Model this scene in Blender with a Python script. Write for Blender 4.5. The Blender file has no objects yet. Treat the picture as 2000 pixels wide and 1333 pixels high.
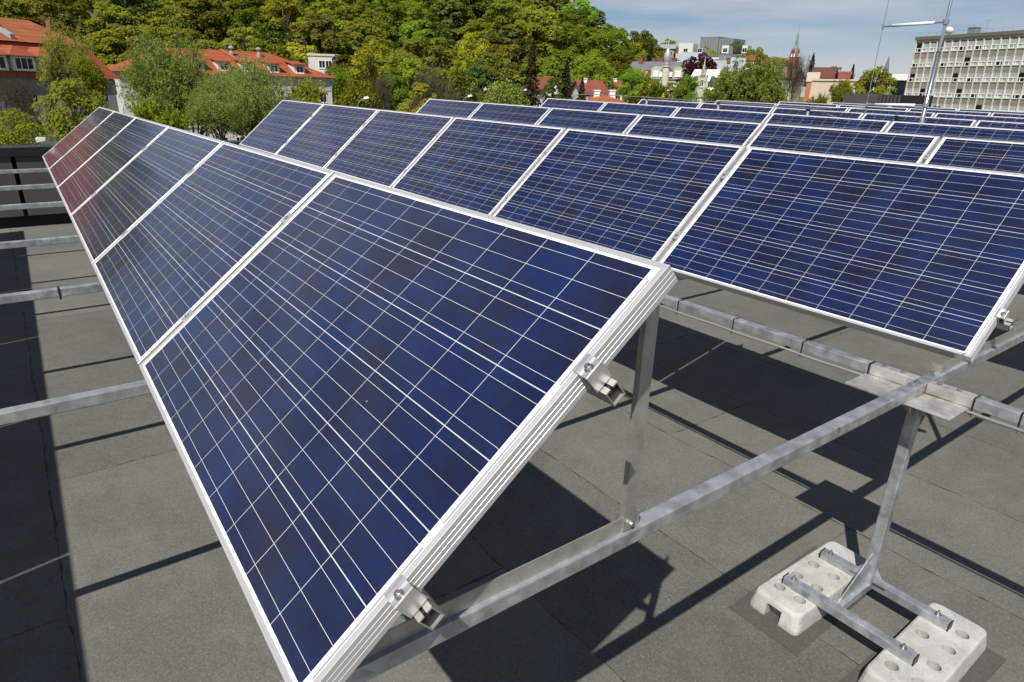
import bpy, bmesh, math, random
import numpy as np
from mathutils import Vector, Matrix

D = bpy.data
SC = bpy.context.scene
COL = SC.collection
R = math.radians

# ------------------------------------------------------------------ camera, sky, sun
CAM = Vector((0.7862, -0.2056, 0.9292))
YAW, PITCH, ROLL, FPX = 0.935, 0.370, 0.0258, 1285.85
PPX, PPY = 978.4, 671.0
_f = Vector((-math.sin(YAW) * math.cos(PITCH), math.cos(YAW) * math.cos(PITCH), -math.sin(PITCH)))
_r = _f.cross(Vector((0, 0, 1))).normalized()
_u = _r.cross(_f)
RIGHT = _r * math.cos(ROLL) + _u * math.sin(ROLL)
UP = -_r * math.sin(ROLL) + _u * math.cos(ROLL)
cam_data = D.cameras.new('camera')
cam = D.objects.new('camera', cam_data)
COL.objects.link(cam)
cam.matrix_world = Matrix(((RIGHT.x, UP.x, -_f.x, CAM.x), (RIGHT.y, UP.y, -_f.y, CAM.y),
                           (RIGHT.z, UP.z, -_f.z, CAM.z), (0, 0, 0, 1)))
cam_data.sensor_width = 36
cam_data.lens = FPX / 2000 * 36
cam_data.shift_x = (1000 - PPX) / 2000
cam_data.shift_y = (PPY - 666.5) / 2000
cam_data.clip_start = 0.05
cam_data.clip_end = 6000
SC.camera = cam

SUN = Vector((0.412, -0.665, 1.0)).normalized()
world = D.worlds.new('World')
SC.world = world
world.use_nodes = True
nt = world.node_tree
nt.nodes.clear()
n_out = nt.nodes.new('ShaderNodeOutputWorld')
n_bg = nt.nodes.new('ShaderNodeBackground')
n_bg.inputs['Strength'].default_value = 0.05
n_sky = nt.nodes.new('ShaderNodeTexSky')
n_sky.sky_type = 'NISHITA'
n_sky.sun_disc = False
n_sky.sun_elevation = math.asin(SUN.z)
n_sky.sun_rotation = math.atan2(SUN.x, SUN.y)
n_sky.altitude = 50
n_sky.air_density = 1.0
n_sky.dust_density = 0.0
n_sky.ozone_density = 4.0
n_tc = nt.nodes.new('ShaderNodeTexCoord')
n_map = nt.nodes.new('ShaderNodeMapping')
n_map.inputs['Scale'].default_value = (2.2, 2.2, 15.0)
n_noi = nt.nodes.new('ShaderNodeTexNoise')
n_noi.inputs['Scale'].default_value = 1.3
n_noi.inputs['Detail'].default_value = 7
n_noi.inputs['Roughness'].default_value = 0.52
n_ramp = nt.nodes.new('ShaderNodeValToRGB')
n_ramp.color_ramp.elements[0].position = 0.40
n_ramp.color_ramp.elements[1].position = 0.66
n_mul = nt.nodes.new('ShaderNodeMath')
n_mul.operation = 'MULTIPLY'
n_mul.inputs[1].default_value = 0.85
n_mix = nt.nodes.new('ShaderNodeMix')
n_mix.data_type = 'RGBA'
n_mix.inputs[7].default_value = (9.8, 10.0, 10.9, 1)
L = nt.links.new
L(n_tc.outputs['Generated'], n_map.inputs['Vector'])
L(n_map.outputs['Vector'], n_noi.inputs['Vector'])
L(n_noi.outputs['Fac'], n_ramp.inputs['Fac'])
n_sep = nt.nodes.new('ShaderNodeSeparateXYZ')
L(n_tc.outputs['Generated'], n_sep.inputs[0])
n_el = nt.nodes.new('ShaderNodeMapRange')
n_el.inputs[1].default_value = 0.40
n_el.inputs[2].default_value = 0.75
n_el.inputs[3].default_value = 1.0
n_el.inputs[4].default_value = 0.12
L(n_sep.outputs[2], n_el.inputs[0])
n_cf = nt.nodes.new('ShaderNodeMath')
n_cf.operation = 'MULTIPLY'
L(n_ramp.outputs['Color'], n_cf.inputs[0])
L(n_el.outputs[0], n_cf.inputs[1])
n_veil = nt.nodes.new('ShaderNodeValToRGB')
n_veil.color_ramp.elements[0].position = 0.10
n_veil.color_ramp.elements[0].color = (0, 0, 0, 1)
n_veil.color_ramp.elements[1].position = 0.60
n_veil.color_ramp.elements[1].color = (0, 0, 0, 1)
for q_, w_ in ((0.24, 0.36), (0.38, 0.22)):
    e_ = n_veil.color_ramp.elements.new(q_)
    e_.color = (w_, w_, w_, 1)
L(n_sep.outputs[2], n_veil.inputs['Fac'])
n_ad = nt.nodes.new('ShaderNodeMath')
n_ad.operation = 'ADD'
n_ad.use_clamp = True
L(n_cf.outputs[0], n_ad.inputs[0])
L(n_veil.outputs['Color'], n_ad.inputs[1])
L(n_ad.outputs[0], n_mul.inputs[0])
L(n_mul.outputs[0], n_mix.inputs[0])
n_tint = nt.nodes.new('ShaderNodeMix')
n_tint.data_type = 'RGBA'
n_tint.blend_type = 'MULTIPLY'
n_tint.inputs[0].default_value = 1
n_tint.inputs[7].default_value = (0.98, 1.02, 1.15, 1)
L(n_sky.outputs['Color'], n_tint.inputs[6])
L(n_tint.outputs[2], n_mix.inputs[6])
L(n_mix.outputs[2], n_bg.inputs['Color'])
L(n_bg.outputs[0], n_out.inputs['Surface'])

sun_d = D.lights.new('sun', 'SUN')
sun_d.energy = 5.0
sun_d.angle = R(0.53)
sun_d.color = (1.0, 0.955, 0.88)
sun = D.objects.new('sun', sun_d)
COL.objects.link(sun)
sun.rotation_euler = SUN.to_track_quat('Z', 'Y').to_euler()

SC.view_settings.view_transform = 'Standard'
SC.view_settings.look = 'None'
SC.view_settings.gamma = 1
SC.view_settings.exposure = 0.25
SC.render.engine = 'CYCLES'
SC.cycles.use_denoising = True
SC.cycles.max_bounces = 6
SC.cycles.transparent_max_bounces = 8
SC.cycles.sample_clamp_indirect = 4

rng = random.Random(7)


def ray(u, v):
    """direction through a pixel of the 2000 x 1333 photograph"""
    return ((u - PPX) / FPX) * RIGHT - ((v - PPY) / FPX) * UP + _f


def at(u, v, dist):
    """world point seen at (u, v) standing dist metres away over the ground"""
    d = ray(u, v)
    return CAM + d * (dist / math.hypot(d.x, d.y))


def at_y(u, v, y):
    d = ray(u, v)
    return CAM + d * ((y - CAM.y) / d.y)


# ------------------------------------------------------------------ helpers
class MB:
    """collects shapes, then links them as ONE mesh object"""
    def __init__(self):
        self.v, self.f, self.m, self.uv = [], [], [], {}

    def face(self, pts, mi=0):
        i = len(self.v)
        self.v += [tuple(p) for p in pts]
        self.f.append(tuple(range(i, i + len(pts))))
        self.m.append(mi)
        return self

    def add(self, verts, faces, mi=0):
        i = len(self.v)
        self.v += [tuple(p) for p in verts]
        for f in faces:
            self.f.append(tuple(k + i for k in f))
            self.m.append(mi)
        return self

    def box(self, x0, x1, y0, y1, z0, z1, mi=0, c=0.0):
        if c <= 0:
            v = [(x, y, z) for z in (z0, z1) for y in (y0, y1) for x in (x0, x1)]
            return self.add(v, [(0, 2, 3, 1), (4, 5, 7, 6), (0, 1, 5, 4), (2, 6, 7, 3), (0, 4, 6, 2), (1, 3, 7, 5)], mi)
        bm = bmesh.new()
        bmesh.ops.create_cube(bm, size=1)
        for w in bm.verts:
            w.co = ((x0 + x1) / 2 + w.co.x * (x1 - x0), (y0 + y1) / 2 + w.co.y * (y1 - y0), (z0 + z1) / 2 + w.co.z * (z1 - z0))
        bmesh.ops.bevel(bm, geom=bm.edges[:], offset=c, segments=2, affect='EDGES', profile=0.5)
        bm.verts.index_update()
        self.add([w.co[:] for w in bm.verts], [[w.index for w in f.verts] for f in bm.faces], mi)
        bm.free()
        return self

    def prism(self, poly, axis, a, b, mi=0):
        """closed polygon of 2-D points, extruded along axis x, y or z from a to b"""
        def P(p, t):
            return {'x': (t, p[0], p[1]), 'y': (p[0], t, p[1]), 'z': (p[0], p[1], t)}[axis]
        n = len(poly)
        vs = [P(p, a) for p in poly] + [P(p, b) for p in poly]
        fs = [tuple(range(n)), tuple(range(2 * n - 1, n - 1, -1))]
        fs += [(k, (k + 1) % n + 0, (k + 1) % n + n, k + n) for k in range(n)]
        return self.add(vs, fs, mi)

    def tube(self, pts, r, n=8, mi=0, caps=True):
        pts = [Vector(p) for p in pts]
        rs = r if isinstance(r, (list, tuple)) else [r] * len(pts)
        rings, prev = [], None
        for k, p in enumerate(pts):
            t = (pts[min(k + 1, len(pts) - 1)] - pts[max(k - 1, 0)]).normalized()
            if prev is None:
                a = t.orthogonal().normalized()
            else:
                a = (prev - t * prev.dot(t)).normalized()
            prev = a
            b = t.cross(a)
            rings.append([p + (a * math.cos(2 * math.pi * j / n) + b * math.sin(2 * math.pi * j / n)) * rs[k] for j in range(n)])
        vs = [q for rg in rings for q in rg]
        fs = []
        for k in range(len(pts) - 1):
            for j in range(n):
                fs.append((k * n + j, k * n + (j + 1) % n, (k + 1) * n + (j + 1) % n, (k + 1) * n + j))
        if caps:
            fs.append(tuple(range(n - 1, -1, -1)))
            fs.append(tuple((len(pts) - 1) * n + j for j in range(n)))
        return self.add(vs, fs, mi)

    def lathe(self, prof, c=(0, 0, 0), n=12, mi=0):
        """profile of (radius, z) about the z axis through c"""
        vs, fs = [], []
        for (r, z) in prof:
            for j in range(n):
                a = 2 * math.pi * j / n
                vs.append((c[0] + r * math.cos(a), c[1] + r * math.sin(a), c[2] + z))
        for k in range(len(prof) - 1):
            for j in range(n):
                fs.append((k * n + j, k * n + (j + 1) % n, (k + 1) * n + (j + 1) % n, (k + 1) * n + j))
        fs.append(tuple(range(n - 1, -1, -1)))
        fs.append(tuple((len(prof) - 1) * n + j for j in range(n)))
        return self.add(vs, fs, mi)

    def mesh(self, name, mats):
        me = D.meshes.new(name)
        me.from_pydata(self.v, [], self.f)
        for m in (mats if isinstance(mats, (list, tuple)) else [mats]):
            me.materials.append(m)
        if any(self.m):
            me.polygons.foreach_set('material_index', self.m)
        me.validate()
        me.update()
        return me

    def build(self, name, mats, parent=None, smooth=False):
        me = self.mesh(name, mats)
        bm = bmesh.new()
        bm.from_mesh(me)
        bmesh.ops.recalc_face_normals(bm, faces=bm.faces[:])
        bm.to_mesh(me)
        bm.free()
        if smooth:
            me.polygons.foreach_set('use_smooth', [True] * len(me.polygons))
        return link(name, me, parent)


def link(name, me, parent=None):
    o = D.objects.new(name, me)
    COL.objects.link(o)
    if parent:
        o.parent = parent
    return o


def tag(o, label=None, cat=None, group=None, kind=None):
    for k, v in (('label', label), ('category', cat), ('group', group), ('kind', kind)):
        if v:
            o[k] = v
    return o


def thing(name, label, cat, loc=(0, 0, 0), rz=0.0, group=None):
    o = D.objects.new(name, None)
    o.empty_display_size = 0.2
    COL.objects.link(o)
    o.location = loc
    o.rotation_euler.z = rz
    return tag(o, label, cat, group)


def dup(o, parent=None):
    """copy a thing with its parts and their sub-parts; mesh data are shared"""
    c = o.copy()
    COL.objects.link(c)
    if parent:
        c.parent = parent
    for ch in list(o.children):
        dup(ch, c)
    return c


ORD = ['first', 'second', 'third', 'fourth', 'fifth', 'sixth', 'seventh', 'eighth', 'ninth', 'tenth', 'eleventh', 'twelfth',
       'thirteenth', 'fourteenth', 'fifteenth', 'sixteenth', 'seventeenth', 'eighteenth', 'nineteenth', 'twentieth',
       'twenty-first', 'twenty-second', 'twenty-third', 'twenty-fourth', 'twenty-fifth', 'twenty-sixth', 'twenty-seventh',
       'twenty-eighth', 'twenty-ninth', 'thirtieth', 'thirty-first', 'thirty-second', 'thirty-third', 'thirty-fourth']


# ------------------------------------------------------------------ materials
class NT:
    def __init__(self, name):
        self.mat = D.materials.new(name)
        self.mat.use_nodes = True
        self.t = self.mat.node_tree
        self.b = self.t.nodes['Principled BSDF']
        self.out = self.t.nodes['Material Output']

    def n(self, typ, **kw):
        nd = self.t.nodes.new(typ)
        for k, v in kw.items():
            setattr(nd, k, v)
        return nd

    def l(self, a, b):
        self.t.links.new(a, b)

    def m(self, op, a, b=None, c=None):
        nd = self.n('ShaderNodeMath', operation=op)
        for i, x in enumerate((a, b, c)):
            if x is None:
                continue
            if isinstance(x, (int, float)):
                nd.inputs[i].default_value = x
            else:
                self.l(x, nd.inputs[i])
        return nd.outputs[0]

    def mix(self, fac, a, b):
        nd = self.n('ShaderNodeMix', data_type='RGBA')
        for i, x in ((0, fac), (6, a), (7, b)):
            if isinstance(x, (int, float)):
                nd.inputs[i].default_value = x
            elif isinstance(x, tuple):
                nd.inputs[i].default_value = x if len(x) == 4 else (*x, 1)
            else:
                self.l(x, nd.inputs[i])
        return nd.outputs[2]

    def noise(self, vec, scale, detail=4, rough=0.55, dim='3D'):
        nd = self.n('ShaderNodeTexNoise', noise_dimensions=dim)
        nd.inputs['Scale'].default_value = scale
        nd.inputs['Detail'].default_value = detail
        nd.inputs['Roughness'].default_value = rough
        if vec is not None:
            self.l(vec, nd.inputs['Vector'])
        return nd.outputs['Fac']

    def ramp(self, x, p0, p1):
        nd = self.n('ShaderNodeMapRange')
        nd.inputs[1].default_value = p0
        nd.inputs[2].default_value = p1
        nd.clamp = True
        self.l(x, nd.inputs[0])
        return nd.outputs[0]

    def bump(self, h, strength=0.3, dist=0.01):
        nd = self.n('ShaderNodeBump')
        nd.inputs['Strength'].default_value = strength
        nd.inputs['Distance'].default_value = dist
        self.l(h, nd.inputs['Height'])
        self.l(nd.outputs[0], self.b.inputs['Normal'])

    def obj(self):
        return self.n('ShaderNodeTexCoord').outputs['Object']

    def set(self, **kw):
        for k, v in kw.items():
            s = self.b.inputs[k.replace('_', ' ')]
            if isinstance(v, tuple):
                s.default_value = (*v, 1) if len(v) == 3 else v
            elif isinstance(v, (int, float)):
                s.default_value = v
            else:
                self.l(v, s)
        return self


def plain(name, col, rough=0.6, metal=0.0, var=0.15, scale=6.0, bump=0.0, bscale=60.0):
    """a base colour with soft blotchy variation of its own"""
    t = NT(name)
    o = t.obj()
    f = t.ramp(t.noise(o, scale, 5), 0.3, 0.7)
    a = tuple(c * (1 - var) for c in col)
    b = tuple(min(1, c * (1 + var)) for c in col)
    t.set(Base_Color=t.mix(f, a, b), Roughness=rough, Metallic=metal)
    if bump:
        t.bump(t.noise(o, bscale, 3), bump, 0.004)
    return t.mat


def galv(name, base=(0.43, 0.455, 0.47), metal=0.6, rough=0.36):
    """hot-dip zinc: cloudy patches and small spangles"""
    t = NT(name)
    o = t.obj()
    vo = t.n('ShaderNodeTexVoronoi')
    vo.inputs['Scale'].default_value = 38
    t.l(o, vo.inputs['Vector'])
    sp = t.n('ShaderNodeSeparateColor')
    t.l(vo.outputs['Color'], sp.inputs[0])
    cl = t.ramp(t.noise(o, 14, 6), 0.35, 0.68)
    f = t.m('ADD', t.m('MULTIPLY', sp.outputs[0], 0.35), t.m('MULTIPLY', cl, 0.65))
    t.set(Base_Color=t.mix(f, tuple(c * .62 for c in base), tuple(c * 1.28 for c in base)), Metallic=metal,
          Roughness=t.m('ADD', rough - 0.08, t.m('MULTIPLY', cl, 0.2)))
    t.bump(t.noise(o, 30, 3), 0.06, 0.002)
    return t.mat


def leaf(name, c0, c1, trans=0.52, scale=0.25, huevar=0.25):
    """two greens mixed clump by clump, a little hue change from tree to tree"""
    t = NT(name)
    o = t.obj()
    f = t.ramp(t.noise(o, scale, 4, 0.7), 0.35, 0.65)
    inf = t.n('ShaderNodeObjectInfo')
    col = t.mix(f, c0, c1)
    hs = t.n('ShaderNodeHueSaturation')
    t.l(col, hs.inputs['Color'])
    t.l(t.m('ADD', 0.5 - 0.035 * huevar / .25, t.m('MULTIPLY', inf.outputs['Random'], 0.06 * huevar / .25)), hs.inputs['Hue'])
    t.l(t.m('ADD', 1 - huevar, t.m('MULTIPLY', t.m('FRACT', t.m('MULTIPLY', inf.outputs['Random'], 7.31)), 2 * huevar)), hs.inputs['Value'])
    df = t.n('ShaderNodeBsdfDiffuse')
    tr = t.n('ShaderNodeBsdfTranslucent')
    mx = t.n('ShaderNodeMixShader')
    mx.inputs[0].default_value = trans
    t.l(hs.outputs[0], df.inputs['Color'])
    t.l(hs.outputs[0], tr.inputs['Color'])
    t.l(df.outputs[0], mx.inputs[1])
    t.l(tr.outputs[0], mx.inputs[2])
    t.l(mx.outputs[0], t.out.inputs['Surface'])
    return t.mat


def solar_glass():
    t = NT('solar_cells')
    uv = t.n('ShaderNodeUVMap').outputs[0]
    sx = t.n('ShaderNodeSeparateXYZ')
    t.l(uv, sx.inputs[0])
    u, v = sx.outputs[0], sx.outputs[1]
    rnd = t.n('ShaderNodeObjectInfo').outputs['Random']
    cu = t.m('DIVIDE', t.m('SUBTRACT', u, 0.030), 0.159)
    cv = t.m('DIVIDE', t.m('SUBTRACT', v, 0.018), 0.159)
    fu, fv = t.m('FRACT', cu), t.m('FRACT', cv)
    du = t.m('MULTIPLY', t.m('SUBTRACT', 0.5, t.m('ABSOLUTE', t.m('SUBTRACT', fu, 0.5))), 0.159)
    dv = t.m('MULTIPLY', t.m('SUBTRACT', 0.5, t.m('ABSOLUTE', t.m('SUBTRACT', fv, 0.5))), 0.159)
    inside = t.m('MULTIPLY', t.m('MULTIPLY', t.m('GREATER_THAN', cu, 0.008), t.m('LESS_THAN', cu, 9.992)),
                 t.m('MULTIPLY', t.m('GREATER_THAN', cv, 0.008), t.m('LESS_THAN', cv, 5.992)))
    gap = t.m('MAXIMUM', t.m('LESS_THAN', du, 0.00075), t.m('LESS_THAN', dv, 0.0011))
    cell = t.m('MULTIPLY', inside, t.m('SUBTRACT', 1, gap))
    # three tinned busbars along every row of cells, running on to the collecting ribbons in the end margins
    fb = t.m('MULTIPLY', t.m('ABSOLUTE', t.m('SUBTRACT', t.m('FRACT', t.m('MULTIPLY', cv, 3)), 0.5)), 0.053)
    reach = t.m('MULTIPLY', t.m('GREATER_THAN', u, 0.019), t.m('LESS_THAN', u, 1.631))
    vin = t.m('MULTIPLY', t.m('GREATER_THAN', cv, 0.0), t.m('LESS_THAN', cv, 6.0))
    bus = t.m('MULTIPLY', t.m('MULTIPLY', t.m('LESS_THAN', fb, 0.00045), reach), vin)
    eu = t.m('ABSOLUTE', t.m('SUBTRACT', t.m('ABSOLUTE', t.m('SUBTRACT', u, 0.825)), 0.8065))
    pairgap = t.m('GREATER_THAN', t.m('ABSOLUTE', t.m('SUBTRACT', t.m('FRACT', t.m('MULTIPLY', cv, 0.5)), 0.5)), 0.42)
    rib = t.m('MULTIPLY', t.m('MULTIPLY', t.m('LESS_THAN', eu, 0.0026), vin), t.m('SUBTRACT', 1, pairgap))
    # cell to cell shade and polycrystalline grain
    cmb = t.n('ShaderNodeCombineXYZ')
    t.l(t.m('FLOOR', cu), cmb.inputs[0])
    t.l(t.m('FLOOR', cv), cmb.inputs[1])
    t.l(t.m('MULTIPLY', rnd, 57.0), cmb.inputs[2])
    wn = t.n('ShaderNodeTexWhiteNoise')
    t.l(cmb.outputs[0], wn.inputs[0])
    pos = t.n('ShaderNodeCombineXYZ')
    t.l(u, pos.inputs[0])
    t.l(v, pos.inputs[1])
    t.l(t.m('MULTIPLY', rnd, 31.0), pos.inputs[2])
    cloud = t.ramp(t.noise(pos.outputs[0], 5.0, 4), 0.36, 0.64)
    vo = t.n('ShaderNodeTexVoronoi')
    vo.inputs['Scale'].default_value = 62
    t.l(pos.outputs[0], vo.inputs['Vector'])
    gs = t.n('ShaderNodeSeparateColor')
    t.l(vo.outputs['Color'], gs.inputs[0])
    f = t.m('ADD', t.m('MULTIPLY', cloud, 0.55), t.m('ADD', t.m('MULTIPLY', wn.outputs['Value'], 0.25), t.m('MULTIPLY', gs.outputs[0], 0.20)))
    si = t.mix(f, (0.0056, 0.0042, 0.0145), (0.0029, 0.0138, 0.075))
    back = (0.80, 0.81, 0.82)
    c = t.mix(inside, back, t.mix(gap, si, (0.52, 0.54, 0.58)))
    metalmask = t.m('MAXIMUM', bus, rib)
    c = t.mix(metalmask, c, t.mix(rib, (0.62, 0.64, 0.68), (0.30, 0.32, 0.37)))
    # dust specks, droppings
    vo2 = t.n('ShaderNodeTexVoronoi')
    vo2.inputs['Scale'].default_value = 9
    t.l(pos.outputs[0], vo2.inputs['Vector'])
    s2 = t.n('ShaderNodeSeparateColor')
    t.l(vo2.outputs['Color'], s2.inputs[0])
    speck = t.m('MULTIPLY', t.m('LESS_THAN', vo2.outputs['Distance'], t.m('MULTIPLY', s2.outputs[1], 0.030)), t.m('GREATER_THAN', s2.outputs[0], 0.55))
    c = t.mix(t.m('MULTIPLY', speck, 0.5), c, (0.42, 0.43, 0.45))
    dust = t.ramp(t.noise(pos.outputs[0], 2.2, 5), 0.35, 0.8)
    c = t.mix(t.m('MULTIPLY', dust, 0.012), c, (0.5, 0.5, 0.48))
    t.set(Base_Color=c, Roughness=0.45, Metallic=0.0, Coat_Weight=0.85, Coat_Roughness=0.10, Coat_IOR=1.42)
    t.b.inputs['Specular IOR Level'].default_value = 0.25
    return t.mat


def roof_felt():
    t = NT('bitumen_felt')
    o = t.obj()
    sx = t.n('ShaderNodeSeparateXYZ')
    t.l(o, sx.inputs[0])
    x, y = sx.outputs[0], sx.outputs[1]
    wob = t.m('MULTIPLY', t.m('SUBTRACT', t.noise(o, 3.0, 6), 0.5), 0.05)
    yy = t.m('DIVIDE', t.m('ADD', t.m('ADD', y, 0.36), wob), 0.82)
    k = t.m('FLOOR', yy)
    ds = t.m('MULTIPLY', t.m('SUBTRACT', 0.5, t.m('ABSOLUTE', t.m('SUBTRACT', t.m('FRACT', yy), 0.5))), 0.82)
    xw = t.m('ADD', t.m('DIVIDE', t.m('ADD', x, t.m('MULTIPLY', wob, 0.8)), 3.1), t.m('MULTIPLY', k, 0.377))
    dx = t.m('MULTIPLY', t.m('SUBTRACT', 0.5, t.m('ABSOLUTE', t.m('SUBTRACT', t.m('FRACT', xw), 0.5))), 3.1)
    rag = t.m('ADD', 0.0015, t.m('MULTIPLY', t.ramp(t.noise(o, 9, 4), 0.45, 0.75), 0.009))
    seam = t.m('MAXIMUM', t.m('LESS_THAN', ds, rag), t.m('LESS_THAN', dx, rag))
    grain = t.noise(o, 95, 5, 0.85)
    spot = t.ramp(t.noise(o, 210, 1, 0.5), 0.68, 0.76)
    big = t.ramp(t.noise(o, 0.9, 6, 0.6), 0.3, 0.72)
    mid = t.ramp(t.noise(o, 7, 5, 0.6), 0.3, 0.7)
    wn = t.n('ShaderNodeTexWhiteNoise', noise_dimensions='2D')
    cb = t.n('ShaderNodeCombineXYZ')
    t.l(k, cb.inputs[0])
    t.l(t.m('FLOOR', xw), cb.inputs[1])
    t.l(cb.outputs[0], wn.inputs[0])
    f = t.m('ADD', t.m('MULTIPLY', big, 0.35), t.m('ADD', t.m('MULTIPLY', mid, 0.2), t.m('ADD', t.m('MULTIPLY', t.ramp(grain, 0.38, 0.62), 0.50), t.m('MULTIPLY', wn.outputs[0], 0.28))))
    c = t.mix(f, (0.038, 0.038, 0.031), (0.145, 0.144, 0.122))
    c = t.mix(t.m('MULTIPLY', spot, 0.6), c, (0.42, 0.42, 0.38))
    c = t.mix(t.m('MULTIPLY', seam, 0.8), c, (0.022, 0.017, 0.013))
    t.set(Base_Color=c, Roughness=0.85)
    t.bump(t.m('ADD', grain, t.m('MULTIPLY', t.m('LESS_THAN', ds, 0.05), 0.3)), 0.45, 0.004)
    return t.mat


def roof_tiles(name, c0, c1, sx=0.3, sz=0.42):
    """rows of clay tiles from the object's own coordinates"""
    t = NT(name)
    o = t.obj()
    s = t.n('ShaderNodeSeparateXYZ')
    t.l(o, s.inputs[0])
    fx = t.m('FRACT', t.m('DIVIDE', s.outputs[0], sx))
    fz = t.m('FRACT', t.m('DIVIDE', s.outputs[2], sz))
    line = t.m('MAXIMUM', t.m('LESS_THAN', fz, 0.16), t.m('MULTIPLY', t.m('LESS_THAN', fx, 0.16), 0.7))
    c = t.mix(t.ramp(t.noise(o, 0.5, 6), 0.3, 0.7), c0, c1)
    c = t.mix(t.m('MULTIPLY', line, 0.45), c, tuple(q * .45 for q in c0))
    t.set(Base_Color=c, Roughness=0.7)
    return t.mat


def render_wall(name, col, stain=0.25, sc=0.35):
    t = NT(name)
    o = t.obj()
    f = t.ramp(t.noise(o, sc, 7, 0.65), 0.35, 0.75)
    g = t.ramp(t.noise(o, 3.0, 4), 0.3, 0.7)
    c = t.mix(t.m('MULTIPLY', f, stain), col, tuple(q * .5 for q in col))
    c = t.mix(t.m('MULTIPLY', g, 0.12), c, tuple(min(1, q * 1.2) for q in col))
    t.set(Base_Color=c, Roughness=0.9)
    return t.mat


M = dict(
    glass=solar_glass(), felt=roof_felt(),
    frame=plain('anodised_frame', (0.54, 0.54, 0.535), 0.36, 0.4, 0.05, 3),
    back=plain('white_backsheet', (0.75, 0.75, 0.74), 0.7, 0, 0.05),
    alu=plain('mill_aluminium', (0.60, 0.59, 0.57), 0.36, 0.7, 0.12, 30, 0.05, 90),
    alu_dull=plain('dull_aluminium', (0.42, 0.41, 0.38), 0.42, 0.65, 0.2, 22),
    galv=galv('galvanised_steel'), galv_head=galv('bright_zinc_plate', (0.50, 0.49, 0.465), 0.5, 0.36),
    steel=plain('stainless_bolt', (0.55, 0.54, 0.52), 0.25, 0.95, 0.1),
    rust=plain('rust_streak', (0.20, 0.10, 0.04), 0.9, 0, 0.3, 40),
    black=plain('black_plastic', (0.012, 0.012, 0.013), 0.45, 0, 0.2),
    conduit=plain('grey_conduit', (0.20, 0.20, 0.195), 0.5, 0, 0.1),
    ink=plain('printed_ink', (0.03, 0.03, 0.035), 0.6, 0, 0.1),
    pad=plain('felt_pad', (0.070, 0.068, 0.058), 0.9, 0, 0.25, 120, 0.4, 300),
    wall_dark=plain('dark_cladding', (0.060, 0.057, 0.052), 0.55, 0, 0.12, 2),
    wall_cap=plain('dark_coping', (0.016, 0.017, 0.018), 0.4, 0.2, 0.2, 3),
    bitumen=plain('black_bitumen', (0.008, 0.008, 0.008), 0.8, 0, 0.3, 3),
    white_rod=plain('white_rod', (0.82, 0.82, 0.80), 0.35, 0, 0.04),
    grey_rod=plain('grey_clamp', (0.33, 0.34, 0.35), 0.4, 0.5, 0.1),
    mast=plain('polished_mast', (0.55, 0.55, 0.54), 0.22, 0.9, 0.06, 4),
    dark=plain('dark_glass', (0.012, 0.014, 0.016), 0.12, 0, 0.4, 1.5),
    white=plain('white_paint', (0.78, 0.78, 0.75), 0.6, 0, 0.06),
    blind=plain('grey_blind', (0.40, 0.42, 0.39), 0.5, 0, 0.15, 1.2),
    bark=plain('dark_bark', (0.055, 0.045, 0.034), 0.9, 0, 0.3, 4),
    bark_grey=plain('grey_bark', (0.10, 0.09, 0.075), 0.9, 0, 0.3, 4),
    zinc_roof=plain('zinc_roof', (0.36, 0.38, 0.41), 0.5, 0.2, 0.12, 0.6),
    slate=plain('slate_roof', (0.13, 0.14, 0.155), 0.6, 0, 0.15, 0.6),
    lead=plain('turret_zinc', (0.42, 0.45, 0.48), 0.4, 0.4, 0.15, 1.0),
    copper=plain('green_copper', (0.16, 0.24, 0.17), 0.7, 0, 0.25, 0.5),
    brick=plain('red_brick', (0.20, 0.065, 0.04), 0.85, 0, 0.2, 0.7),
)
t_ = NT('concrete_block')
o_ = t_.obj()
cc_ = t_.mix(t_.ramp(t_.noise(o_, 9, 7, 0.65), 0.3, 0.72), (0.29, 0.285, 0.27), (0.50, 0.492, 0.47))
cc_ = t_.mix(t_.ramp(t_.noise(o_, 90, 2), 0.64, 0.72), cc_, (0.24, 0.23, 0.21))
t_.set(Base_Color=cc_, Roughness=0.9)
t_.bump(t_.m('ADD', t_.noise(o_, 60, 6, 0.7), t_.m('MULTIPLY', t_.noise(o_, 14, 3), 1.5)), 0.35, 0.006)
M['concrete'] = t_.mat

ROOF_Z = -1.13
GROUND_Z = -11.0

# ------------------------------------------------------------------ terrain and roof deck


def az_of(x, y):
    """angle right of the camera's heading, radians"""
    a = math.atan2(x - CAM.x, y - CAM.y)
    a += YAW
    return (a + math.pi) % (2 * math.pi) - math.pi


def sstep(t):
    t = max(0.0, min(1.0, t))
    return t * t * (3 - 2 * t)


def ground_z(x, y):
    a = math.degrees(az_of(x, y))
    r = math.hypot(x - CAM.x, y - CAM.y)
    if a < 1:
        H = 38.0
    elif a < 15:
        H = 38.0 - 28.0 * (a - 1) / 14
    else:
        H = 8.0 * (1 - sstep((a - 15) / 14)) + 2.0
    if a < -55:
        H *= 1 - 0.6 * sstep((-55 - a) / 40)
    if abs(a) > 120:
        H = 0
    near = 128.0 if a < 12 else 150.0
    h = H * sstep((r - near) / 150.0)
    return GROUND_Z + h + (0.6 * math.sin(x * .05) * math.cos(y * .043) if r > 60 else 0)


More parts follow.
